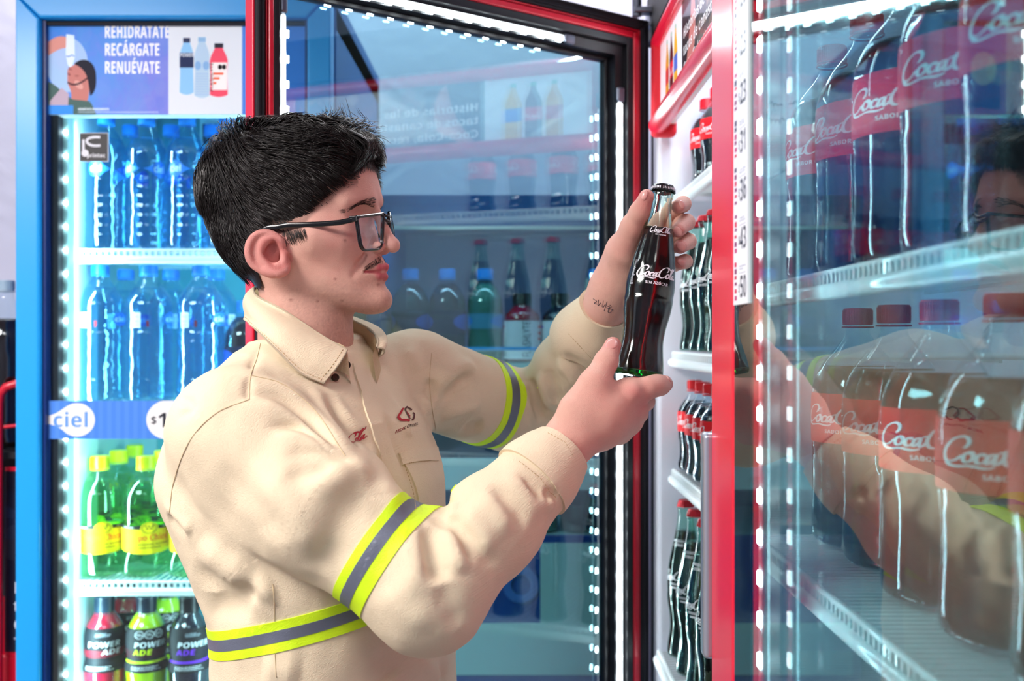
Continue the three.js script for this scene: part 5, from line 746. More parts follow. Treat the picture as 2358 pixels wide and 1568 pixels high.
// a ring round a limb between two lines drawn over it
function ringPlanes(axis, o1, o2, t0, t1) { const pq = ([a, b]) => [meet(shirtField, ...a), meet(shirtField, ...b)], nOf = ([p, q]) => { const t = q.clone().sub(p).normalize(); return axis.clone().addScaledVector(t, -axis.dot(t)).normalize(); }; const n = nOf(pq(o1)).add(nOf(pq(o2))).normalize(), at = (t) => { const [p, q] = pq(lerp2(o1, o2, t)); return p.add(q).multiplyScalar(0.5); }; return [[n, at(t0)], [n.clone().negate(), at(t1)]]; }
const aR = ER.clone().sub(SR).normalize(), aL = EL.clone().sub(SL).normalize();
const armR = (c) => sleeveR(c.x, c.y, c.z) < torsoField(c.x, c.y, c.z) && cone(SR, ER, 0.1, 0.09)(c.x, c.y, c.z) < 0.02, bandL = meet(shirtField, 1162, 945), armL = (c) => Math.abs(c.clone().sub(bandL).dot(aL)) < 0.07 && c.distanceTo(bandL) < 0.16 && cone(SL, EL, 0.067, 0.066)(c.x, c.y, c.z) < 0.02 + cone(mid(EL, WL, 0.04), WL, 0.066, 0.04)(c.x, c.y, c.z) && sleeveL(c.x, c.y, c.z) < torsoField(c.x, c.y, c.z) && cone(SL, EL, 0.1, 0.09)(c.x, c.y, c.z) < 0.02;
const lerp2 = (l1, l2, t) => l1.map((p, i) => [p[0] + (l2[i][0] - p[0]) * t, p[1] + (l2[i][1] - p[1]) * t]);
const notFar = (c) => c.z > -1.34 && sleeveL(c.x, c.y, c.z) > 0.02;
{ const a = [[900, 1166], [762, 1390]], b = [[962, 1202], [834, 1425]];
  for (const [t0, t1, m, l] of [[0, 0.3, lime, 0.0012], [0.3, 0.7, silver, 0.0016], [0.7, 1, lime, 0.0012]]) patch('reflective_tape', ringPlanes(aR, a, b, t0, t1), l, (c) => armR(c) && notFar(c), m, m === lime ? 'lime edge of the sleeve band' : 'grey reflective middle of the sleeve band'); }
{ const a = [[1158, 866], [1108, 1020]], b = [[1206, 872], [1150, 1026]];
  for (const [t0, t1, m, l] of [[0, 0.3, lime, 0.0012], [0.3, 0.7, silver, 0.0016], [0.7, 1, lime, 0.0012]]) patch('reflective_tape', ringPlanes(aL, a, b, t0, t1), l, armL, m); }
{ const dn = V(0, -1, 0), a = [[490, 1452], [720, 1412]], b = [[492, 1522], [760, 1466]];
  for (const [t0, t1, m, l] of [[0, 0.3, lime, 0.0012], [0.3, 0.68, silver, 0.0016], [0.68, 1, lime, 0.0012]]) patch('reflective_tape', ringPlanes(dn, a, b, t0, t1), l, (c) => sleeveR(c.x, c.y, c.z) > Math.max(0.003, torsoField(c.x, c.y, c.z)) && sleeveL(c.x, c.y, c.z) > 0.02, m); }
// cuffs
{ const ax = WR.clone().sub(ER).normalize(), c0 = mid(ER, WR, 0.76); patch('cuff', [[ax, c0]], 0.0034, (c) => cone(c0, WR, 0.07, 0.06)(c.x, c.y, c.z) < 0 , cloth, 'near cuff'); const bx = WL.clone().sub(EL).normalize(), d0 = mid(EL, WL, 0.74); patch('cuff', [[bx, d0]], 0.0034, (c) => cone(d0, WL, 0.08, 0.07)(c.x, c.y, c.z) < 0, cloth, 'far cuff'); }
// convex patch over the cloth from corners drawn in order
const trunkField = (x, y, z) => smin(smin(torsoField(x, y, z), yoke[0](x, y, z), 0.045), yoke[1](x, y, z), 0.045) - foldAt(x, y, z) * 0.9;
function areaPlanes(corners, f = shirtField) { const q = corners.map(([x, y]) => meet(f, x, y)), c = q.reduce((s, v) => s.add(v), V(0, 0, 0)).multiplyScalar(1 / q.length), n = q[1].clone().sub(q[0]).cross(q[2].clone().sub(q[0])).normalize(); if (n.dot(EYE.clone().sub(c)) < 0) n.negate(); const planes = q.map((a, i) => { const b = q[(i + 1) % q.length], s = b.clone().sub(a).cross(n).normalize(); if (s.dot(c.clone().sub(a)) < 0) s.negate(); return [s, a]; }); return { planes, c, n, q }; }
const near = (A, r) => (c, n) => c.distanceTo(A.c) < r && n.dot(A.n) > 0.1;
{ const A = areaPlanes([[916, 1044], [1004, 1030], [1022, 1262], [968, 1262]], trunkField); patch('pocket', A.planes, 0.0026, (c, n) => near(A, 0.16)(c, n) && sleeveR(c.x, c.y, c.z) > 0.012, cloth); const B = areaPlanes([[917, 1045], [1004, 1031], [1005, 1062], [924, 1072]]); patch('pocket_hem', B.planes, 0.0038, near(B, 0.1), cloth); }
{ const lineP = [[826, 838], [852, 934], [876, 1014], [906, 1100], [932, 1190]]; for (let i = 0; i < 4; i++) { const [x0, y0] = lineP[i], [x1, y1] = lineP[i + 1]; const A = areaPlanes([[x0 - 16, y0], [x0 + 20, y0 - 3], [x1 + 20, y1 - 3], [x1 - 16, y1]], trunkField); patch('placket', A.planes, 0.0024, (c, n) => near(A, 0.1)(c, n) && sleeveR(c.x, c.y, c.z) > 0.01, cloth); } }
part('shirt_body', shirtGeo, cloth, shirt);
// embroidered marks
function decal(name, corners, tex, label) { const A = areaPlanes(corners), g = cut(shirtGeoWorld, A.planes, 0.0012, near(A, 0.09)); const e1 = A.q[1].clone().sub(A.q[0]).add(A.q[2]).sub(A.q[3]).multiplyScalar(0.5), e2 = A.q[0].clone().sub(A.q[3]).add(A.q[1]).sub(A.q[2]).multiplyScalar(0.5); const o = A.c, p = g.attributes.position, uv = g.attributes.uv; const w = e1.length(), h = e2.length(), a = e1.clone().normalize(), b = e2.clone().addScaledVector(a, -e2.dot(a)), hh = b.length(); b.normalize(); for (let i = 0; i < p.count; i++) { const v = V(p.getX(i), p.getY(i), p.getZ(i)).sub(o), s = v.dot(b) / hh, u = (v.dot(a) - e2.dot(a) * s) / w; uv.setXY(i, u + 0.5, s + 0.5); } part(name, g, new THREE.MeshPhysicalMaterial({ map: tex, transparent: true, roughness: 0.8, bumpMap: weave, bumpScale: 0.0006 }), shirt, label); }
const shirtGeoWorld = shirtGeo.clone().translate(...offsetOf(shirt).toArray());
decal('embroidery', [[757, 1002], [846, 972], [856, 1018], [772, 1048]], canvasTex(512, 256, (g) => { cola(g, 22, 176, 50, '#c2122c', 6); }), 'red script embroidery on the chest');
decal('embroidery', [[902, 944], [950, 928], [962, 990], [908, 1008]], canvasTex(384, 512, (g) => { g.lineWidth = 30; g.lineJoin = 'round'; g.lineCap = 'butt'; const hex = (pts, c) => { g.strokeStyle = c; g.beginPath(); pts.forEach(([x, y], i) => i ? g.lineTo(x, y) : g.moveTo(x, y)); g.stroke(); }; hex([[176, 60], [106, 70], [40, 180], [64, 250], [160, 330], [172, 296], [236, 230], [200, 140]], '#c8142c'); hex([[338, 120], [252, 36], [196, 70], [178, 190], [228, 290]], '#6a2622'); hex([[338, 180], [350, 220], [300, 310], [258, 316]], '#6a2622'); text(g, 'ARCA', 6, 440, 66, '#b0142a', { sx: 0.62 }); text(g, 'CONTINENTAL', 104, 440, 66, '#5a2422', { sx: 0.62 }); }), 'red and brown maker emblem with lettering');
// collar: two leaves falling from a fold line round the neck
{ const fineT = [[797, 806, 1.196], [745, 776, 1.2], [688, 738, 1.212], [634, 700, 1.236], [595, 667, 1.272], [602, 655, 1.312], [650, 668, 1.35], [730, 700, 1.36], [800, 732, 1.342], [848, 757, 1.308], [868, 782, 1.276], [866, 800, 1.262]], fineB = [[745, 882, 1.163], [692, 858, 1.156], [638, 806, 1.16], [600, 768, 1.184], [574, 742, 1.236], [572, 732, 1.33], [640, 724, 1.405], [760, 736, 1.425], [842, 748, 1.402], [872, 766, 1.352], [877, 796, 1.3], [867, 826, 1.276]];
  const cv = (l) => new THREE.CatmullRomCurve3(l.map((q) => P(...q)), false, 'centripetal'), T = cv(fineT), Bc = cv(fineB), nu = 90, nv = 12, nc = P(700, 760, 1.28);
  const at = (u, v, k) => { const a = T.getPoint(u), b = Bc.getPoint(u), p = a.clone().lerp(b, v); const out = p.clone().sub(nc); out.y *= 0.2; out.normalize(); p.addScaledVector(out, 0.009 * Math.sin(Math.PI * Math.min(1, v * 1.15)) + k); p.y += 0.005 * Math.sin(Math.PI * v) * (1 - v); p.addScaledVector(out, (fbm(p.x * 40, p.y * 40, p.z * 40) - 0.5) * 0.003); for (let m = 0; m < 3; m++) { const w = 0.004 + k, s1 = shirtField(p.x, p.y, p.z); if (s1 < w && v > 0.15) p.addScaledVector(gradOf(shirtField, p.x, p.y, p.z, 0.003), w - s1); const s2 = headField(p.x, p.y, p.z); if (s2 < w) p.addScaledVector(gradOf(headField, p.x, p.y, p.z, 0.003), w - s2); } return p; };
  const sheet = (k, f) => { const g = new THREE.PlaneGeometry(1, 1, nu, nv), p = g.attributes.position; for (let j = 0; j <= nv; j++) for (let i = 0; i <= nu; i++) { const q = at(i / nu, j / nv, k); p.setXYZ(j * (nu + 1) + i, q.x, q.y, q.z); } if (f) { const ix = g.index.array; for (let i = 0; i < ix.length; i += 3) { const t = ix[i]; ix[i] = ix[i + 1]; ix[i + 1] = t; } } g.computeVertexNormals(); return clothUV(g); };
  const edge = (pts, r) => new THREE.TubeGeometry(new THREE.CatmullRomCurve3(pts), 120, r, 6);
  const along = (v) => Array.from({ length: 60 }, (_, i) => at(i / 59, v, 0.0012)), across = (u) => Array.from({ length: 8 }, (_, i) => at(u, i / 7, 0.0012));
  part('collar', [sheet(0.0024, false), sheet(0, true), edge(along(0), 0.0016), edge(along(1), 0.0013), edge(across(0), 0.0013), edge(across(1), 0.0013)], cloth, shirt);
  const stitches = []; for (let i = 2; i < 88; i++) { const a = at(i / 90, 0.93, 0.0026), b = at((i + 0.55) / 90, 0.93, 0.0026); stitches.push(new THREE.TubeGeometry(new THREE.LineCurve3(a, b), 1, 0.0004, 4)); } for (let i = 1; i < 12; i++) { const a = at(0.016, i / 12, 0.0026), b = at(0.016, (i + 0.55) / 12, 0.0026); stitches.push(new THREE.TubeGeometry(new THREE.LineCurve3(a, b), 1, 0.0004, 4)); }
  part('collar_stitching', stitches, thread, shirt).userData.kind = 'stuff';
  // collar stand and the neckband inside
  const band = [[802, 830, 1.208], [796, 800, 1.2], [745, 778, 1.206], [690, 742, 1.218], [636, 705, 1.242], [603, 676, 1.274], [606, 664, 1.31], [650, 674, 1.342], [730, 701, 1.354], [798, 733, 1.338], [846, 758, 1.304], [866, 783, 1.277], [858, 822, 1.254]], bc = cv(band), g = new THREE.PlaneGeometry(1, 1, 80, 6), p = g.attributes.position;
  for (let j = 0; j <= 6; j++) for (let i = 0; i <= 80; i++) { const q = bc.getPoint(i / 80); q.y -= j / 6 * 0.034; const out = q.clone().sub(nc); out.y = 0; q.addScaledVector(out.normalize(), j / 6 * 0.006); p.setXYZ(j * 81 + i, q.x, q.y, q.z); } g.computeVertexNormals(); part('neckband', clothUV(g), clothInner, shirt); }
// snaps at the neck opening
{ const dark = mat({ color: '#3a2a1c', roughness: 0.4, metalness: 0.5 }); for (const [x, y, r] of [[795, 843, 0.0052], [770, 872, 0.0045]]) { const q = meet(shirtField, x, y); if (q) { const n = EYE.clone().sub(q).normalize().lerp(gradOf(shirtField, q.x, q.y, q.z), 0.5).normalize(), g = merge([new THREE.CylinderGeometry(r, r, 0.003, 20), new THREE.TorusGeometry(r * 0.8, 0.0009, 6, 20).rotateX(Math.PI / 2).translate(0, 0.0016, 0)]); g.applyQuaternion(new THREE.Quaternion().setFromUnitVectors(V(0, 1, 0), n)).translate(q.x + n.x * 0.004, q.y + n.y * 0.004, q.z + n.z * 0.004); part('button', g, dark, shirt); } } }
// seam stitching on cuffs, pocket and shoulders
function stitch(pts, gap = 0.0042) { const q = []; for (let i = 0; i + 1 < pts.length; i++) for (let k = 0; k < 12; k++) q.push([pts[i][0] + (pts[i + 1][0] - pts[i][0]) * k / 12, pts[i][1] + (pts[i + 1][1] - pts[i][1]) * k / 12]); const h = q.map(([x, y]) => meet(shirtField, x, y)).filter(Boolean); const c = new THREE.CatmullRomCurve3(h), L = c.getLength(), out = []; for (let s = 0; s + gap < L; s += gap) { const f = (v) => { const p = c.getPointAt(Math.min(1, v / L)), n = gradOf(shirtField, p.x, p.y, p.z, 0.002); return p.addScaledVector(n, 0.0033); }; out.push(new THREE.TubeGeometry(new THREE.LineCurve3(f(s), f(s + gap * 0.6)), 1, 0.00035, 4)); } return out; }
const seamLine = (pts, r = 0.00045) => { const h = new THREE.CatmullRomCurve3(pts.map(([x, y]) => new THREE.Vector3(x, y, 0))).getPoints(pts.length * 8).map((v) => meet(shirtField, v.x, v.y)).filter(Boolean).map((q) => q.addScaledVector(gradOf(shirtField, q.x, q.y, q.z, 0.002), 0.0002)); return new THREE.TubeGeometry(new THREE.CatmullRomCurve3(h), h.length * 3, r, 5); };
const seamM = mat({ color: '#cdb791', roughness: 0.95 });
for (const l of [[[600, 790], [590, 830], [578, 862], [573, 920]], [[578, 864], [650, 884], [725, 945], [795, 1050]], [[573, 920], [500, 950], [440, 1010], [400, 1110], [390, 1180]], [[628, 1345], [632, 1400], [632, 1480], [636, 1560]], [[994, 812], [990, 860], [992, 920], [1004, 990]]]) part('seam', seamLine(l), seamM, shirt);
part('seam_stitching', [...stitch([[1196, 1066], [1240, 1100], [1284, 1158]]), ...stitch([[1262, 1002], [1300, 1022], [1322, 1064]]), ...stitch([[1312, 768], [1360, 820], [1400, 850]]), ...stitch([[921, 1052], [946, 1130], [957, 1190]]), ...stitch([[926, 1070], [1000, 1060]])], thread, shirt).userData.kind = 'stuff';
// trousers and shoes, below the picture
{ const hip = (s) => W(-0.255 + 0.03 * s, -0.66, 1.29 - 0.085 * s), foot = (s) => W(-0.26 + 0.06 * s, -1.37, 1.29 - 0.13 * s), kn = (s) => W(-0.24 + 0.05 * s, -1.02, 1.29 - 0.11 * s);
  const legs = blend([1, -1].flatMap((s) => [cone(hip(s), kn(s), 0.098, 0.07), cone(kn(s), foot(s), 0.07, 0.06)]).concat([cone(W(-0.255, -0.62, 1.2), W(-0.255, -0.62, 1.38), 0.12, 0.12)]), 0.04);
  part('trousers', clothUV(surfaceNets((x, y, z) => Math.max(legs(x, y, z), CY - 1.385 - y), V(-0.45, CY - 1.42, -1.62), V(0.05, CY - 0.48, -0.98), 0.012)), mat({ color: '#232a3c', roughness: 0.9 }), man);
  for (const s of [1, -1]) { const f = foot(s), toe = f.clone().add(V(0.17, -0.035, 0.05)), heel = f.clone().add(V(-0.04, -0.03, -0.01)); part('shoe', surfaceNets((x, y, z) => Math.max(blend([cone(heel, toe, 0.046, 0.042), cone(f, mid(heel, toe, 0.4), 0.05, 0.05)], 0.03)(x, y, z), -y), V(f.x - 0.12, 0, f.z - 0.12), V(f.x + 0.25, 0.2, f.z + 0.16), 0.008), mat({ color: '#17161a', roughness: 0.4 }), man); } }

// ---------------------------------------------------------------- eyes, brows, moustache, hair, glasses (head axes, moved to the room)
const headM = new THREE.Matrix4().makeBasis(V(hc, 0, hs_), V(0, 1, 0), V(-hs_, 0, hc)).setPosition(HX, CY, -HZ);
const onHead = (g) => g.applyMatrix4(headM);
eyeC.forEach((c) => { const e = sub('eye', man, toRoom(c.x, c.y, c.z)); part('eyeball', onHead(new THREE.SphereGeometry(0.0122, 28, 20).translate(c.x, c.y, c.z)), mat({ color: '#e9e2de', roughness: 0.15, clearcoat: 1 }), e); part('iris', onHead(new THREE.SphereGeometry(0.0056, 20, 12).scale(0.35, 1, 1).translate(c.x + 0.0112, c.y - 0.0045, c.z - 0.001)), mat({ color: '#23130c', roughness: 0.1, clearcoat: 1 }), e); });
// fine hair: every strand walks over the skull along a combing direction at its own height
const hairMat = new THREE.MeshPhysicalMaterial({ color: new THREE.Color(0x17110f), roughness: 0.36, specularIntensity: 0.9, vertexColors: true });
const gHead = (p, e = 0.001) => V(headLocal(p.x + e, p.y, p.z) - headLocal(p.x - e, p.y, p.z), headLocal(p.x, p.y + e, p.z) - headLocal(p.x, p.y - e, p.z), headLocal(p.x, p.y, p.z + e) - headLocal(p.x, p.y, p.z - e)).normalize();
const gMag = (p, e = 0.002) => Math.max(0.25, Math.hypot(skull(p.x + e, p.y, p.z) - skull(p.x - e, p.y, p.z), skull(p.x, p.y + e, p.z) - skull(p.x, p.y - e, p.z), skull(p.x, p.y, p.z + e) - skull(p.x, p.y, p.z - e)) / (2 * e));
const skullOnly = (p) => skull(p.x, p.y, p.z) / gMag(p), gSkull = (p, e = 0.002) => V(skull(p.x + e, p.y, p.z) - skull(p.x - e, p.y, p.z), skull(p.x, p.y + e, p.z) - skull(p.x, p.y - e, p.z), skull(p.x, p.y, p.z + e) - skull(p.x, p.y, p.z - e)).normalize();
class Fibres { constructor() { this.p = []; this.n = []; this.i = []; this.c = []; }
  add(pts, r0, tone) { const n = pts.length, S = 3, b0 = this.p.length / 3; let prev = null; for (let k = 0; k < n; k++) { const t = pts[Math.min(k + 1, n - 1)].clone().sub(pts[Math.max(k - 1, 0)]).normalize(); let u = prev ? prev.clone().addScaledVector(t, -prev.dot(t)) : t.clone().cross(Math.abs(t.y) > 0.9 ? V(1, 0, 0) : V(0, 1, 0)); u.normalize(); prev = u; const w = t.clone().cross(u), r = r0 * (k === n - 1 ? 0.12 : 1 - 0.55 * (k / (n - 1)) ** 2); for (let s = 0; s < S; s++) { const a = s / S * Math.PI * 2, nx = u.clone().multiplyScalar(Math.cos(a)).addScaledVector(w, Math.sin(a)); this.p.push(pts[k].x + nx.x * r, pts[k].y + nx.y * r, pts[k].z + nx.z * r); this.n.push(nx.x, nx.y, nx.z); this.c.push(...tone); if (k) { const s2 = (s + 1) % S, a0 = b0 + (k - 1) * S; this.i.push(a0 + s, a0 + s2, a0 + S + s, a0 + s2, a0 + S + s2, a0 + S + s); } } } }
  geo() { const g = new THREE.BufferGeometry(); g.setAttribute('position', new THREE.Float32BufferAttribute(this.p, 3)); g.setAttribute('normal', new THREE.Float32BufferAttribute(this.n, 3)); g.setAttribute('color', new THREE.Float32BufferAttribute(this.c, 3)); g.setIndex(this.i); return onHead(g); } }
const hairH = (x, y, z) => { const d = hairDepth(x, y, z); const top = sstep(0.175, 0.235, y); return (0.0012 + 0.0085 * sstep(0.012, 0.055, d) * (0.75 + 0.25 * sstep(0.02, -0.06, x)) + 0.0085 * top * sstep(0.02, 0.06, d) + 0.004 * sstep(0.02, 0.1, x) * top); };
function rootAt(dir, o = V(0, 0.16, 0)) { let t = 0.02; for (let k = 0; k < 60; k++) { const q = o.clone().addScaledVector(dir, t), s = skullOnly(q); if (Math.abs(s) < 0.0004) return q; t -= s * 0.85; } return null; }
{ // under-layer: the dark mass below the strands
  const g = new THREE.SphereGeometry(1, 150, 110), p = g.attributes.position, ok = new Uint8Array(p.count);
  for (let i = 0; i < p.count; i++) { const d = V(p.getX(i), p.getY(i), p.getZ(i)).normalize(), q = rootAt(d) ?? V(0, 0.16, 0); const n = gSkull(q), hd = hairDepth(q.x, q.y, q.z); ok[i] = hd > 0.004 ? 1 : 0; q.addScaledVector(n, -0.0008 + Math.max(0, hairH(q.x, q.y, q.z) * 0.5 * (1 - 0.7 * sstep(0.2, 0.26, q.y)) * sstep(0.004, 0.03, hd) + (fbm(q.x * 70, q.y * 70, q.z * 110) - 0.5) * 0.004 * sstep(0.01, 0.03, hd))); p.setXYZ(i, q.x, q.y, q.z); }
  const ix = g.index.array, keep = []; for (let i = 0; i < ix.length; i += 3) if (ok[ix[i]] && ok[ix[i + 1]] && ok[ix[i + 2]]) keep.push(ix[i], ix[i + 1], ix[i + 2]); g.setIndex(keep); g.computeVertexNormals();
  const c = new Float32Array(p.count * 3).fill(1); g.setAttribute('color', new THREE.BufferAttribute(c, 3));
  const hair = sub('hair', man, toRoom(0, 0.2, 0)); part('hair_mass', onHead(g), hairMat, hair);
  const R0 = rng(77), F = new Fibres(), N = 15000;
  for (let s = 0; s < N; s++) {
    const a = Math.acos(1 - 1.55 * R0()), b = R0() * Math.PI * 2, dir = V(Math.sin(a) * Math.cos(b), Math.cos(a), Math.sin(a) * Math.sin(b)); const q = rootAt(dir); if (!q) continue;
    const hd = hairDepth(q.x, q.y, q.z); if (hd < -0.001 || (hd < 0.012 && R0() > 0.25 + hd * 55)) continue;
    const top = sstep(0.19, 0.25, q.y), back = sstep(-0.02, -0.07, q.x), front = sstep(0.03, 0.09, q.x);
    const lockA = fbm(q.x * 24 + 3, q.y * 30, q.z * 40) - 0.5, lockB = fbm(q.x * 26, q.y * 34 + 9, q.z * 44) - 0.5;
    const flow = V(0.9 * (1 - back) + 0.15, -0.62 * (1 - top) - 0.75 * back + 0.12 * front * top, 0.28 * top * Math.sign(q.z || 1) + 0.2 * top).add(V(lockA * 1.3, lockB * 1.5, (lockA - lockB) * 1.6)).normalize();
    const L = (0.009 + 0.02 * sstep(0.005, 0.04, hd) + 0.026 * top + 0.012 * back * sstep(0.03, 0.06, hd)) * (0.7 + 0.6 * R0()) * (1 - 0.45 * front * (1 - sstep(0.02, 0.05, hd))), lift = hairH(q.x, q.y, q.z) * (0.62 + 0.36 * R0()) + Math.max(0, lockB + 0.05) * 0.009 * sstep(0.02, 0.05, hd), steps = hd < 0.02 ? 4 : 7, pts = []; let c0 = q.clone().addScaledVector(gSkull(q), -0.0005), fl = flow.clone();
    for (let k = 0; k <= steps; k++) { pts.push(c0.clone()); const n = gSkull(c0), t = fl.clone().addScaledVector(n, -fl.dot(n)).normalize(), want = lift * Math.min(1, (k + 1) / steps * 1.9) * (1 - 0.4 * (k / steps) ** 2) + 0.0006; c0 = c0.addScaledVector(t, L / steps); const hd2 = hairDepth(c0.x, c0.y, c0.z), over = hd2 < 0; if (hd2 < (c0.x > 0.05 ? 0.004 : -0.005) && k > 1) break; const now = skullOnly(c0); c0.addScaledVector(gSkull(c0), clamp(want - now, -0.004, 0.006) * (over ? 0.35 : 0.8)); fl.add(V(0.04, -0.06 * back, 0.03 * (R0() - 0.5))); }
    const tn = 0.75 + 0.9 * R0() * R0(); F.add(pts, (0.00034 + 0.00042 * R0()) * (hd < 0.02 ? 0.6 : 1), [tn, tn * 0.97, tn * 0.95]);
  }
  // fringe locks falling over the forehead
  const locks = [[[812, 302], [838, 316], [860, 334], [856, 356], [838, 384], [817, 411]], [[805, 314], [830, 330], [848, 348], [836, 376], [815, 402]], [[790, 330], [815, 345], [826, 368], [806, 388], [788, 396]], [[770, 345], [795, 360], [804, 380], [786, 396], [768, 402]], [[820, 298], [845, 310], [863, 322], [866, 342], [858, 362], [846, 378]], [[800, 300], [835, 308], [858, 320], [862, 338], [848, 352]], [[780, 320], [812, 332], [836, 346], [842, 362], [828, 378]]];
  for (const line of locks) for (let k = 0; k < 110; k++) { const z = (R0() - 0.5) * 0.08 + 0.014, spread = (R0() - 0.5) * 15; const pts = line.map(([x, y], m) => { const w = m / (line.length - 1), near2 = Math.max(0, z); return H(x + (R0() - 0.5) * 7 + spread * (1 - w * 0.8) - near2 * 330, y + (R0() - 0.5) * 5 + spread * 0.4 * (1 - w) + Math.abs(z) * 40, z * (1 - 0.15 * w)); }); const cv = new THREE.CatmullRomCurve3(pts).getPoints(11).map((q) => { const s = skullOnly(q); if (s < 0.002) q.addScaledVector(gSkull(q), 0.002 - s); return q; }); const tn = 0.75 + 0.9 * R0() * R0(); F.add(cv, 0.0004 + 0.0003 * R0(), [tn, tn * 0.97, tn * 0.95]); }
  const surf = (q) => { const o = q.clone(); for (let k = 0; k < 6; k++) { const d = headLocal(o.x, o.y, o.z); o.addScaledVector(gHead(o), -d * 0.9); } return o; };
  for (let k = 0; k < 300; k++) for (const s of [1, -1]) { const u = R0(), x = 646 + 58 * u, y = 526 + 30 * R0() * (1 - 0.75 * Math.abs(u - 0.25)), a = H(x, y, 0.0755), t = surf(V(a.x, a.y, a.z * s)), n = gHead(t), e = surf(t.clone().add(V(0.002 + 0.003 * R0(), -0.006 - 0.006 * R0(), 0))); F.add([t, t.clone().lerp(e, 0.5).addScaledVector(n, 0.0009), e.addScaledVector(n, 0.0006)], 0.00018, [1.6, 1.45, 1.4]); }
  part('hair_strands', F.geo(), hairMat, hair).userData.kind = 'stuff';
  // eyebrows and moustache
  for (const s of [1, -1]) { const E = new Fibres(); for (let k = 0; k < 170; k++) { const u = R0(), z = s * (0.0105 + 0.036 * u), py = 464 - 4 * Math.sin(u * 2.6) + 18 * u * u + (R0() - 0.5) * 18 * (1 - 0.4 * u); const a = surf(S(py, z, 0.001)), b = surf(S(py - 1 + 7 * u + (R0() - 0.5) * 3, z + s * 0.006, 0.001)); const n = gHead(a); E.add([a, a.clone().lerp(b, 0.5).addScaledVector(n, 0.0011), b.addScaledVector(n, 0.0008)], 0.0002, [2.6, 2.1, 1.9]); } part('eyebrow', E.geo(), hairMat, man); }
  const Mo = new Fibres(); for (let k = 0; k < 330; k++) { const u = R0(), s = R0() < 0.5 ? -1 : 1, z = s * (0.0025 + 0.027 * u), py = 603 + 16 * u * u + (R0() - 0.5) * (15 - 4 * u); const a = surf(S(py - 3, z, 0.012)), b = surf(S(py + 2 + 3 * R0(), z + s * 0.0035, 0.012)); const n = gHead(a); Mo.add([a, a.clone().lerp(b, 0.5).addScaledVector(n, 0.0008), b.addScaledVector(n, 0.0006)], 0.00015, [3.2, 2.2, 2.0]); } part('moustache', Mo.geo(), hairMat, man);
}
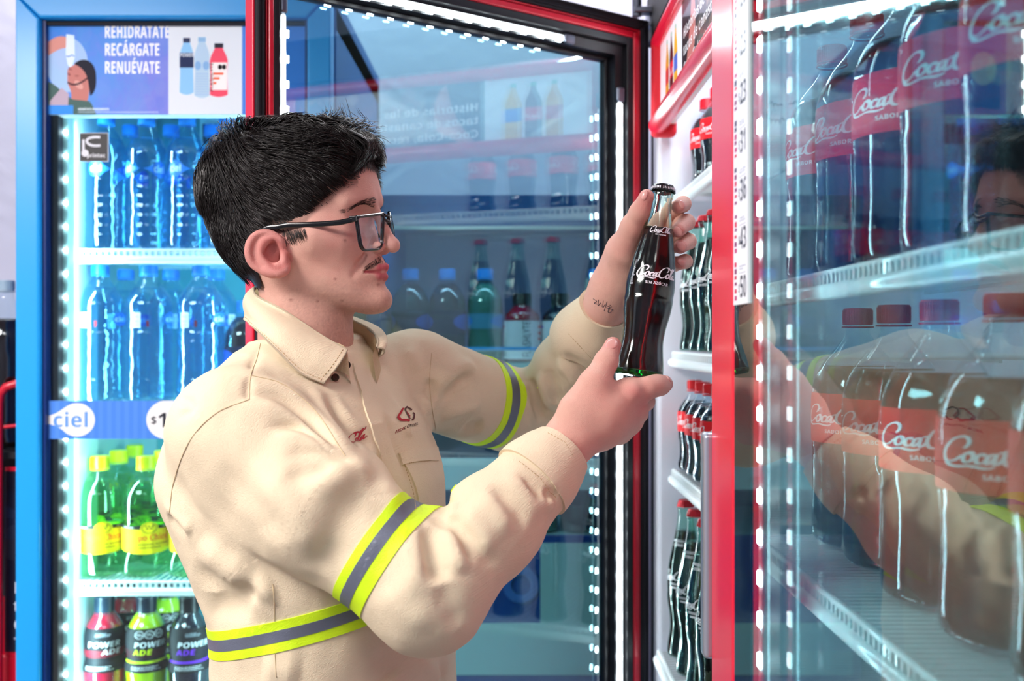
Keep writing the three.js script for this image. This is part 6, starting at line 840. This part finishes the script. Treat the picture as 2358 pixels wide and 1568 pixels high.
// glasses
{ const gl = sub('glasses', man, toRoom(0.12, 0.15, 0), 'black rectangular glasses'), black = mat({ color: '#07080b', roughness: 0.22, clearcoat: 0.3, clearcoatRoughness: 0.08 });
  const lens = [1, -1].map((s) => { const inn = H(884, 492, 0.0105), out = H(822, 500, 0.063), bi = H(880, 573, 0.0135), bo = H(834, 577, 0.058); const m = (v) => (s > 0 ? v : mirrorZ(v).add(V(0, 0.004 + (v.y < inn.y - 0.02 ? 0.008 : 0), 0))); return [inn, out, bo, bi].map(m); });
  const rim = (q) => { const [a, b, c, d] = q, r = 0.2, pts = []; const cor = [a, b, c, d], rad = [0.007, 0.007, 0.011, 0.012]; for (let k = 0; k < 4; k++) { const p0 = cor[(k + 3) % 4], p1 = cor[k], p2 = cor[(k + 1) % 4], u = p0.clone().sub(p1).normalize(), w = p2.clone().sub(p1).normalize(); for (let j = 0; j <= 6; j++) { const t = j / 6; pts.push(p1.clone().addScaledVector(u, rad[k] * (1 - t) ** 2).addScaledVector(w, rad[k] * t * t)); } } return pts; };
  for (const q of lens) { const pts = rim(q), cv = new THREE.CatmullRomCurve3(pts, true, 'catmullrom', 0.2), g = new THREE.TubeGeometry(cv, 140, 0.0016, 8, true), g2 = new THREE.TubeGeometry(cv, 140, 0.0016, 8, true).translate(-0.0022, 0, 0); const top = new THREE.TubeGeometry(new THREE.CatmullRomCurve3([q[1], q[0]].map((v) => v.clone().add(V(-0.001, 0.0002, 0)))), 20, 0.0021, 8); part('rim', onHead(merge([g, g2, top])), black, gl);
    const c = pts.reduce((s, v) => s.add(v), V(0, 0, 0)).multiplyScalar(1 / pts.length), P3 = [], n = pts.length, bul = q[0].clone().sub(q[1]).cross(q[2].clone().sub(q[1])).normalize(); if (bul.x < 0) bul.negate(); const ringAt = (k) => pts.map((v) => c.clone().lerp(v, k).addScaledVector(bul, 0.0022 * (1 - k * k))); const rs = [0.02, 0.35, 0.7, 1].map(ringAt), I = []; rs.forEach((r) => r.forEach((v) => P3.push(v.x, v.y, v.z))); for (let j = 0; j < 3; j++) for (let i = 0; i < n; i++) { const i2 = (i + 1) % n; I.push(j * n + i, j * n + i2, (j + 1) * n + i, j * n + i2, (j + 1) * n + i2, (j + 1) * n + i); } for (let i = 1; i < n - 1; i++) I.push(0, i, i + 1);
    const lg = new THREE.BufferGeometry(); lg.setAttribute('position', new THREE.Float32BufferAttribute(P3, 3)); lg.setIndex(I); lg.computeVertexNormals(); part('lens', onHead(lg), new THREE.MeshPhysicalMaterial({ color: 0xf4f6ff, transmission: 1, thickness: 0, roughness: 0.01, ior: 1.6, side: THREE.DoubleSide }), gl); }
  const br = [lens[0][0], V(0.5 * (lens[0][0].x + lens[1][0].x) + 0.0035, lens[0][0].y - 0.002, 0), lens[1][0]].map((v) => v.clone().add(V(0, -0.007, 0))); part('bridge', onHead(merge([new THREE.TubeGeometry(new THREE.CatmullRomCurve3(br), 20, 0.0021, 8), new THREE.TubeGeometry(new THREE.CatmullRomCurve3(br.map((v) => v.clone().add(V(0, 0.006, 0)))), 20, 0.0019, 8)])), black, gl);
  for (const s of [1, -1]) { const pts = [H(822, 503, 0.064), H(812, 504, 0.0675), H(760, 510, 0.0735), H(700, 519, 0.0775), H(640, 528, 0.0795), H(612, 535, 0.079), H(590, 550, 0.0765), H(580, 575, 0.075)].map((v) => (s > 0 ? v : mirrorZ(v))); const cv = new THREE.CatmullRomCurve3(pts); const g = new THREE.TubeGeometry(cv, 70, 0.0013, 12), p = g.attributes.position, ctr = cv.getPoints(70); for (let i = 0; i < p.count; i++) { const c = ctr[Math.floor(i / 13)]; p.setY(i, c.y + (p.getY(i) - c.y) * 2.5); } g.computeVertexNormals(); part('temple', onHead(g), black, gl); part('hinge', onHead(new RoundedBoxGeometry(0.009, 0.007, 0.003, 2, 0.001).translate(pts[1].x, pts[1].y, pts[1].z)), black, gl); }
}
// ---------------------------------------------------------------- the bottle in his hands
{ const B0 = P(1468, 866, 1.272), T0 = P(1529, 426, 1.286), ax = T0.clone().sub(B0), Hh = ax.length(), Rr = 0.0318, rad = profileAt(CONTOUR, Hh, Rr), rel = flute(Hh, 0.0006);
  const o = thing('glass_bottle', 'glass cola bottle with a black crown cap held in both hands', 'bottle', B0);
  o.quaternion.setFromUnitVectors(V(0, 1, 0), ax.clone().normalize());
  const glass = new THREE.MeshPhysicalMaterial({ color: 0xffffff, roughness: 0.015, transmission: 1, thickness: 0.004, ior: 1.5, attenuationColor: new THREE.Color(0x8fe6bc), attenuationDistance: 0.02 });
  const sheet = new THREE.MeshPhysicalMaterial({ color: 0xe6f6f0, roughness: 0.13, transmission: 1, thickness: 0, ior: 1.5, side: THREE.DoubleSide });
  const yl = Hh * 0.765, inner = (y) => Math.max(0.004, rad(y) - 0.0026);
  // neck: a wall of clear glass from the level of the drink up to the lip; below it the glass lies on the drink
  const pts = []; for (let i = 0; i <= 50; i++) { const y = yl + (Hh * 0.983 - yl) * i / 50; pts.push(new THREE.Vector2(rad(y), y)); } for (let i = 50; i >= 0; i--) { const y = yl + (Hh * 0.983 - yl) * i / 50; pts.push(new THREE.Vector2(inner(y), y)); } pts.push(pts[0].clone());
  const wall = new THREE.LatheGeometry(pts, 72);
  localMesh('glass_neck', wall, glass, o);
  localMesh('glass_body', turned(rad, 0.007, yl, 110, 80, { relief: rel }), sheet, o);
  localMesh('glass_base', turned((y) => rad(y) - 0.0002, 0, 0.0072, 10, 72, { capBottom: 0.002, capTop: true }), new THREE.MeshPhysicalMaterial({ color: 0xffffff, roughness: 0.02, transmission: 1, thickness: 0.01, ior: 1.5, attenuationColor: new THREE.Color(0x3fba78), attenuationDistance: 0.02 }), o);
  localMesh('drink', turned((y) => rad(y) - 0.0005, 0.0076, yl, 110, 80, { relief: rel, capBottom: 0.0001, capTop: true }), new THREE.MeshPhysicalMaterial({ color: 0xffffff, roughness: 0.16, transmission: 1, thickness: 0.05, ior: 1.36, attenuationColor: new THREE.Color(0xa82a0c), attenuationDistance: 0.016 }), o);
  const pr = (t) => new THREE.MeshPhysicalMaterial({ map: t, transparent: true, roughness: 0.45, side: THREE.DoubleSide });
  localMesh('printed_label', turned(rad, Hh * 0.425, Hh * 0.605, 20, 48, { off: 0.0005, arc: 2.3, mid: 0.14 }), pr(colaGlassPrint), o);
  localMesh('neck_print', turned(rad, Hh * 0.715, Hh * 0.775, 10, 32, { off: 0.0005, arc: 1.75, mid: 0.1 }), pr(colaNeckPrint), o);
  localMesh('crown_cap', crownCap(0.0158, Hh * 0.962, Hh), crownBlack, o); { const dash = [], r0 = rng(4); for (let k = 0; k < 46; k++) { if (k % 9 === 8) continue; dash.push(new THREE.BoxGeometry(0.0006 + 0.0009 * r0(), 0.0022 + 0.0012 * r0(), 0.0005).translate(0, Hh * 0.9765, 0.01585).rotateY(k / 46 * Math.PI * 2)); } localMesh('crown_lettering', dash, mat({ color: '#dfe3ea', roughness: 0.4 }), o); }
}

renderer.render(scene, camera);
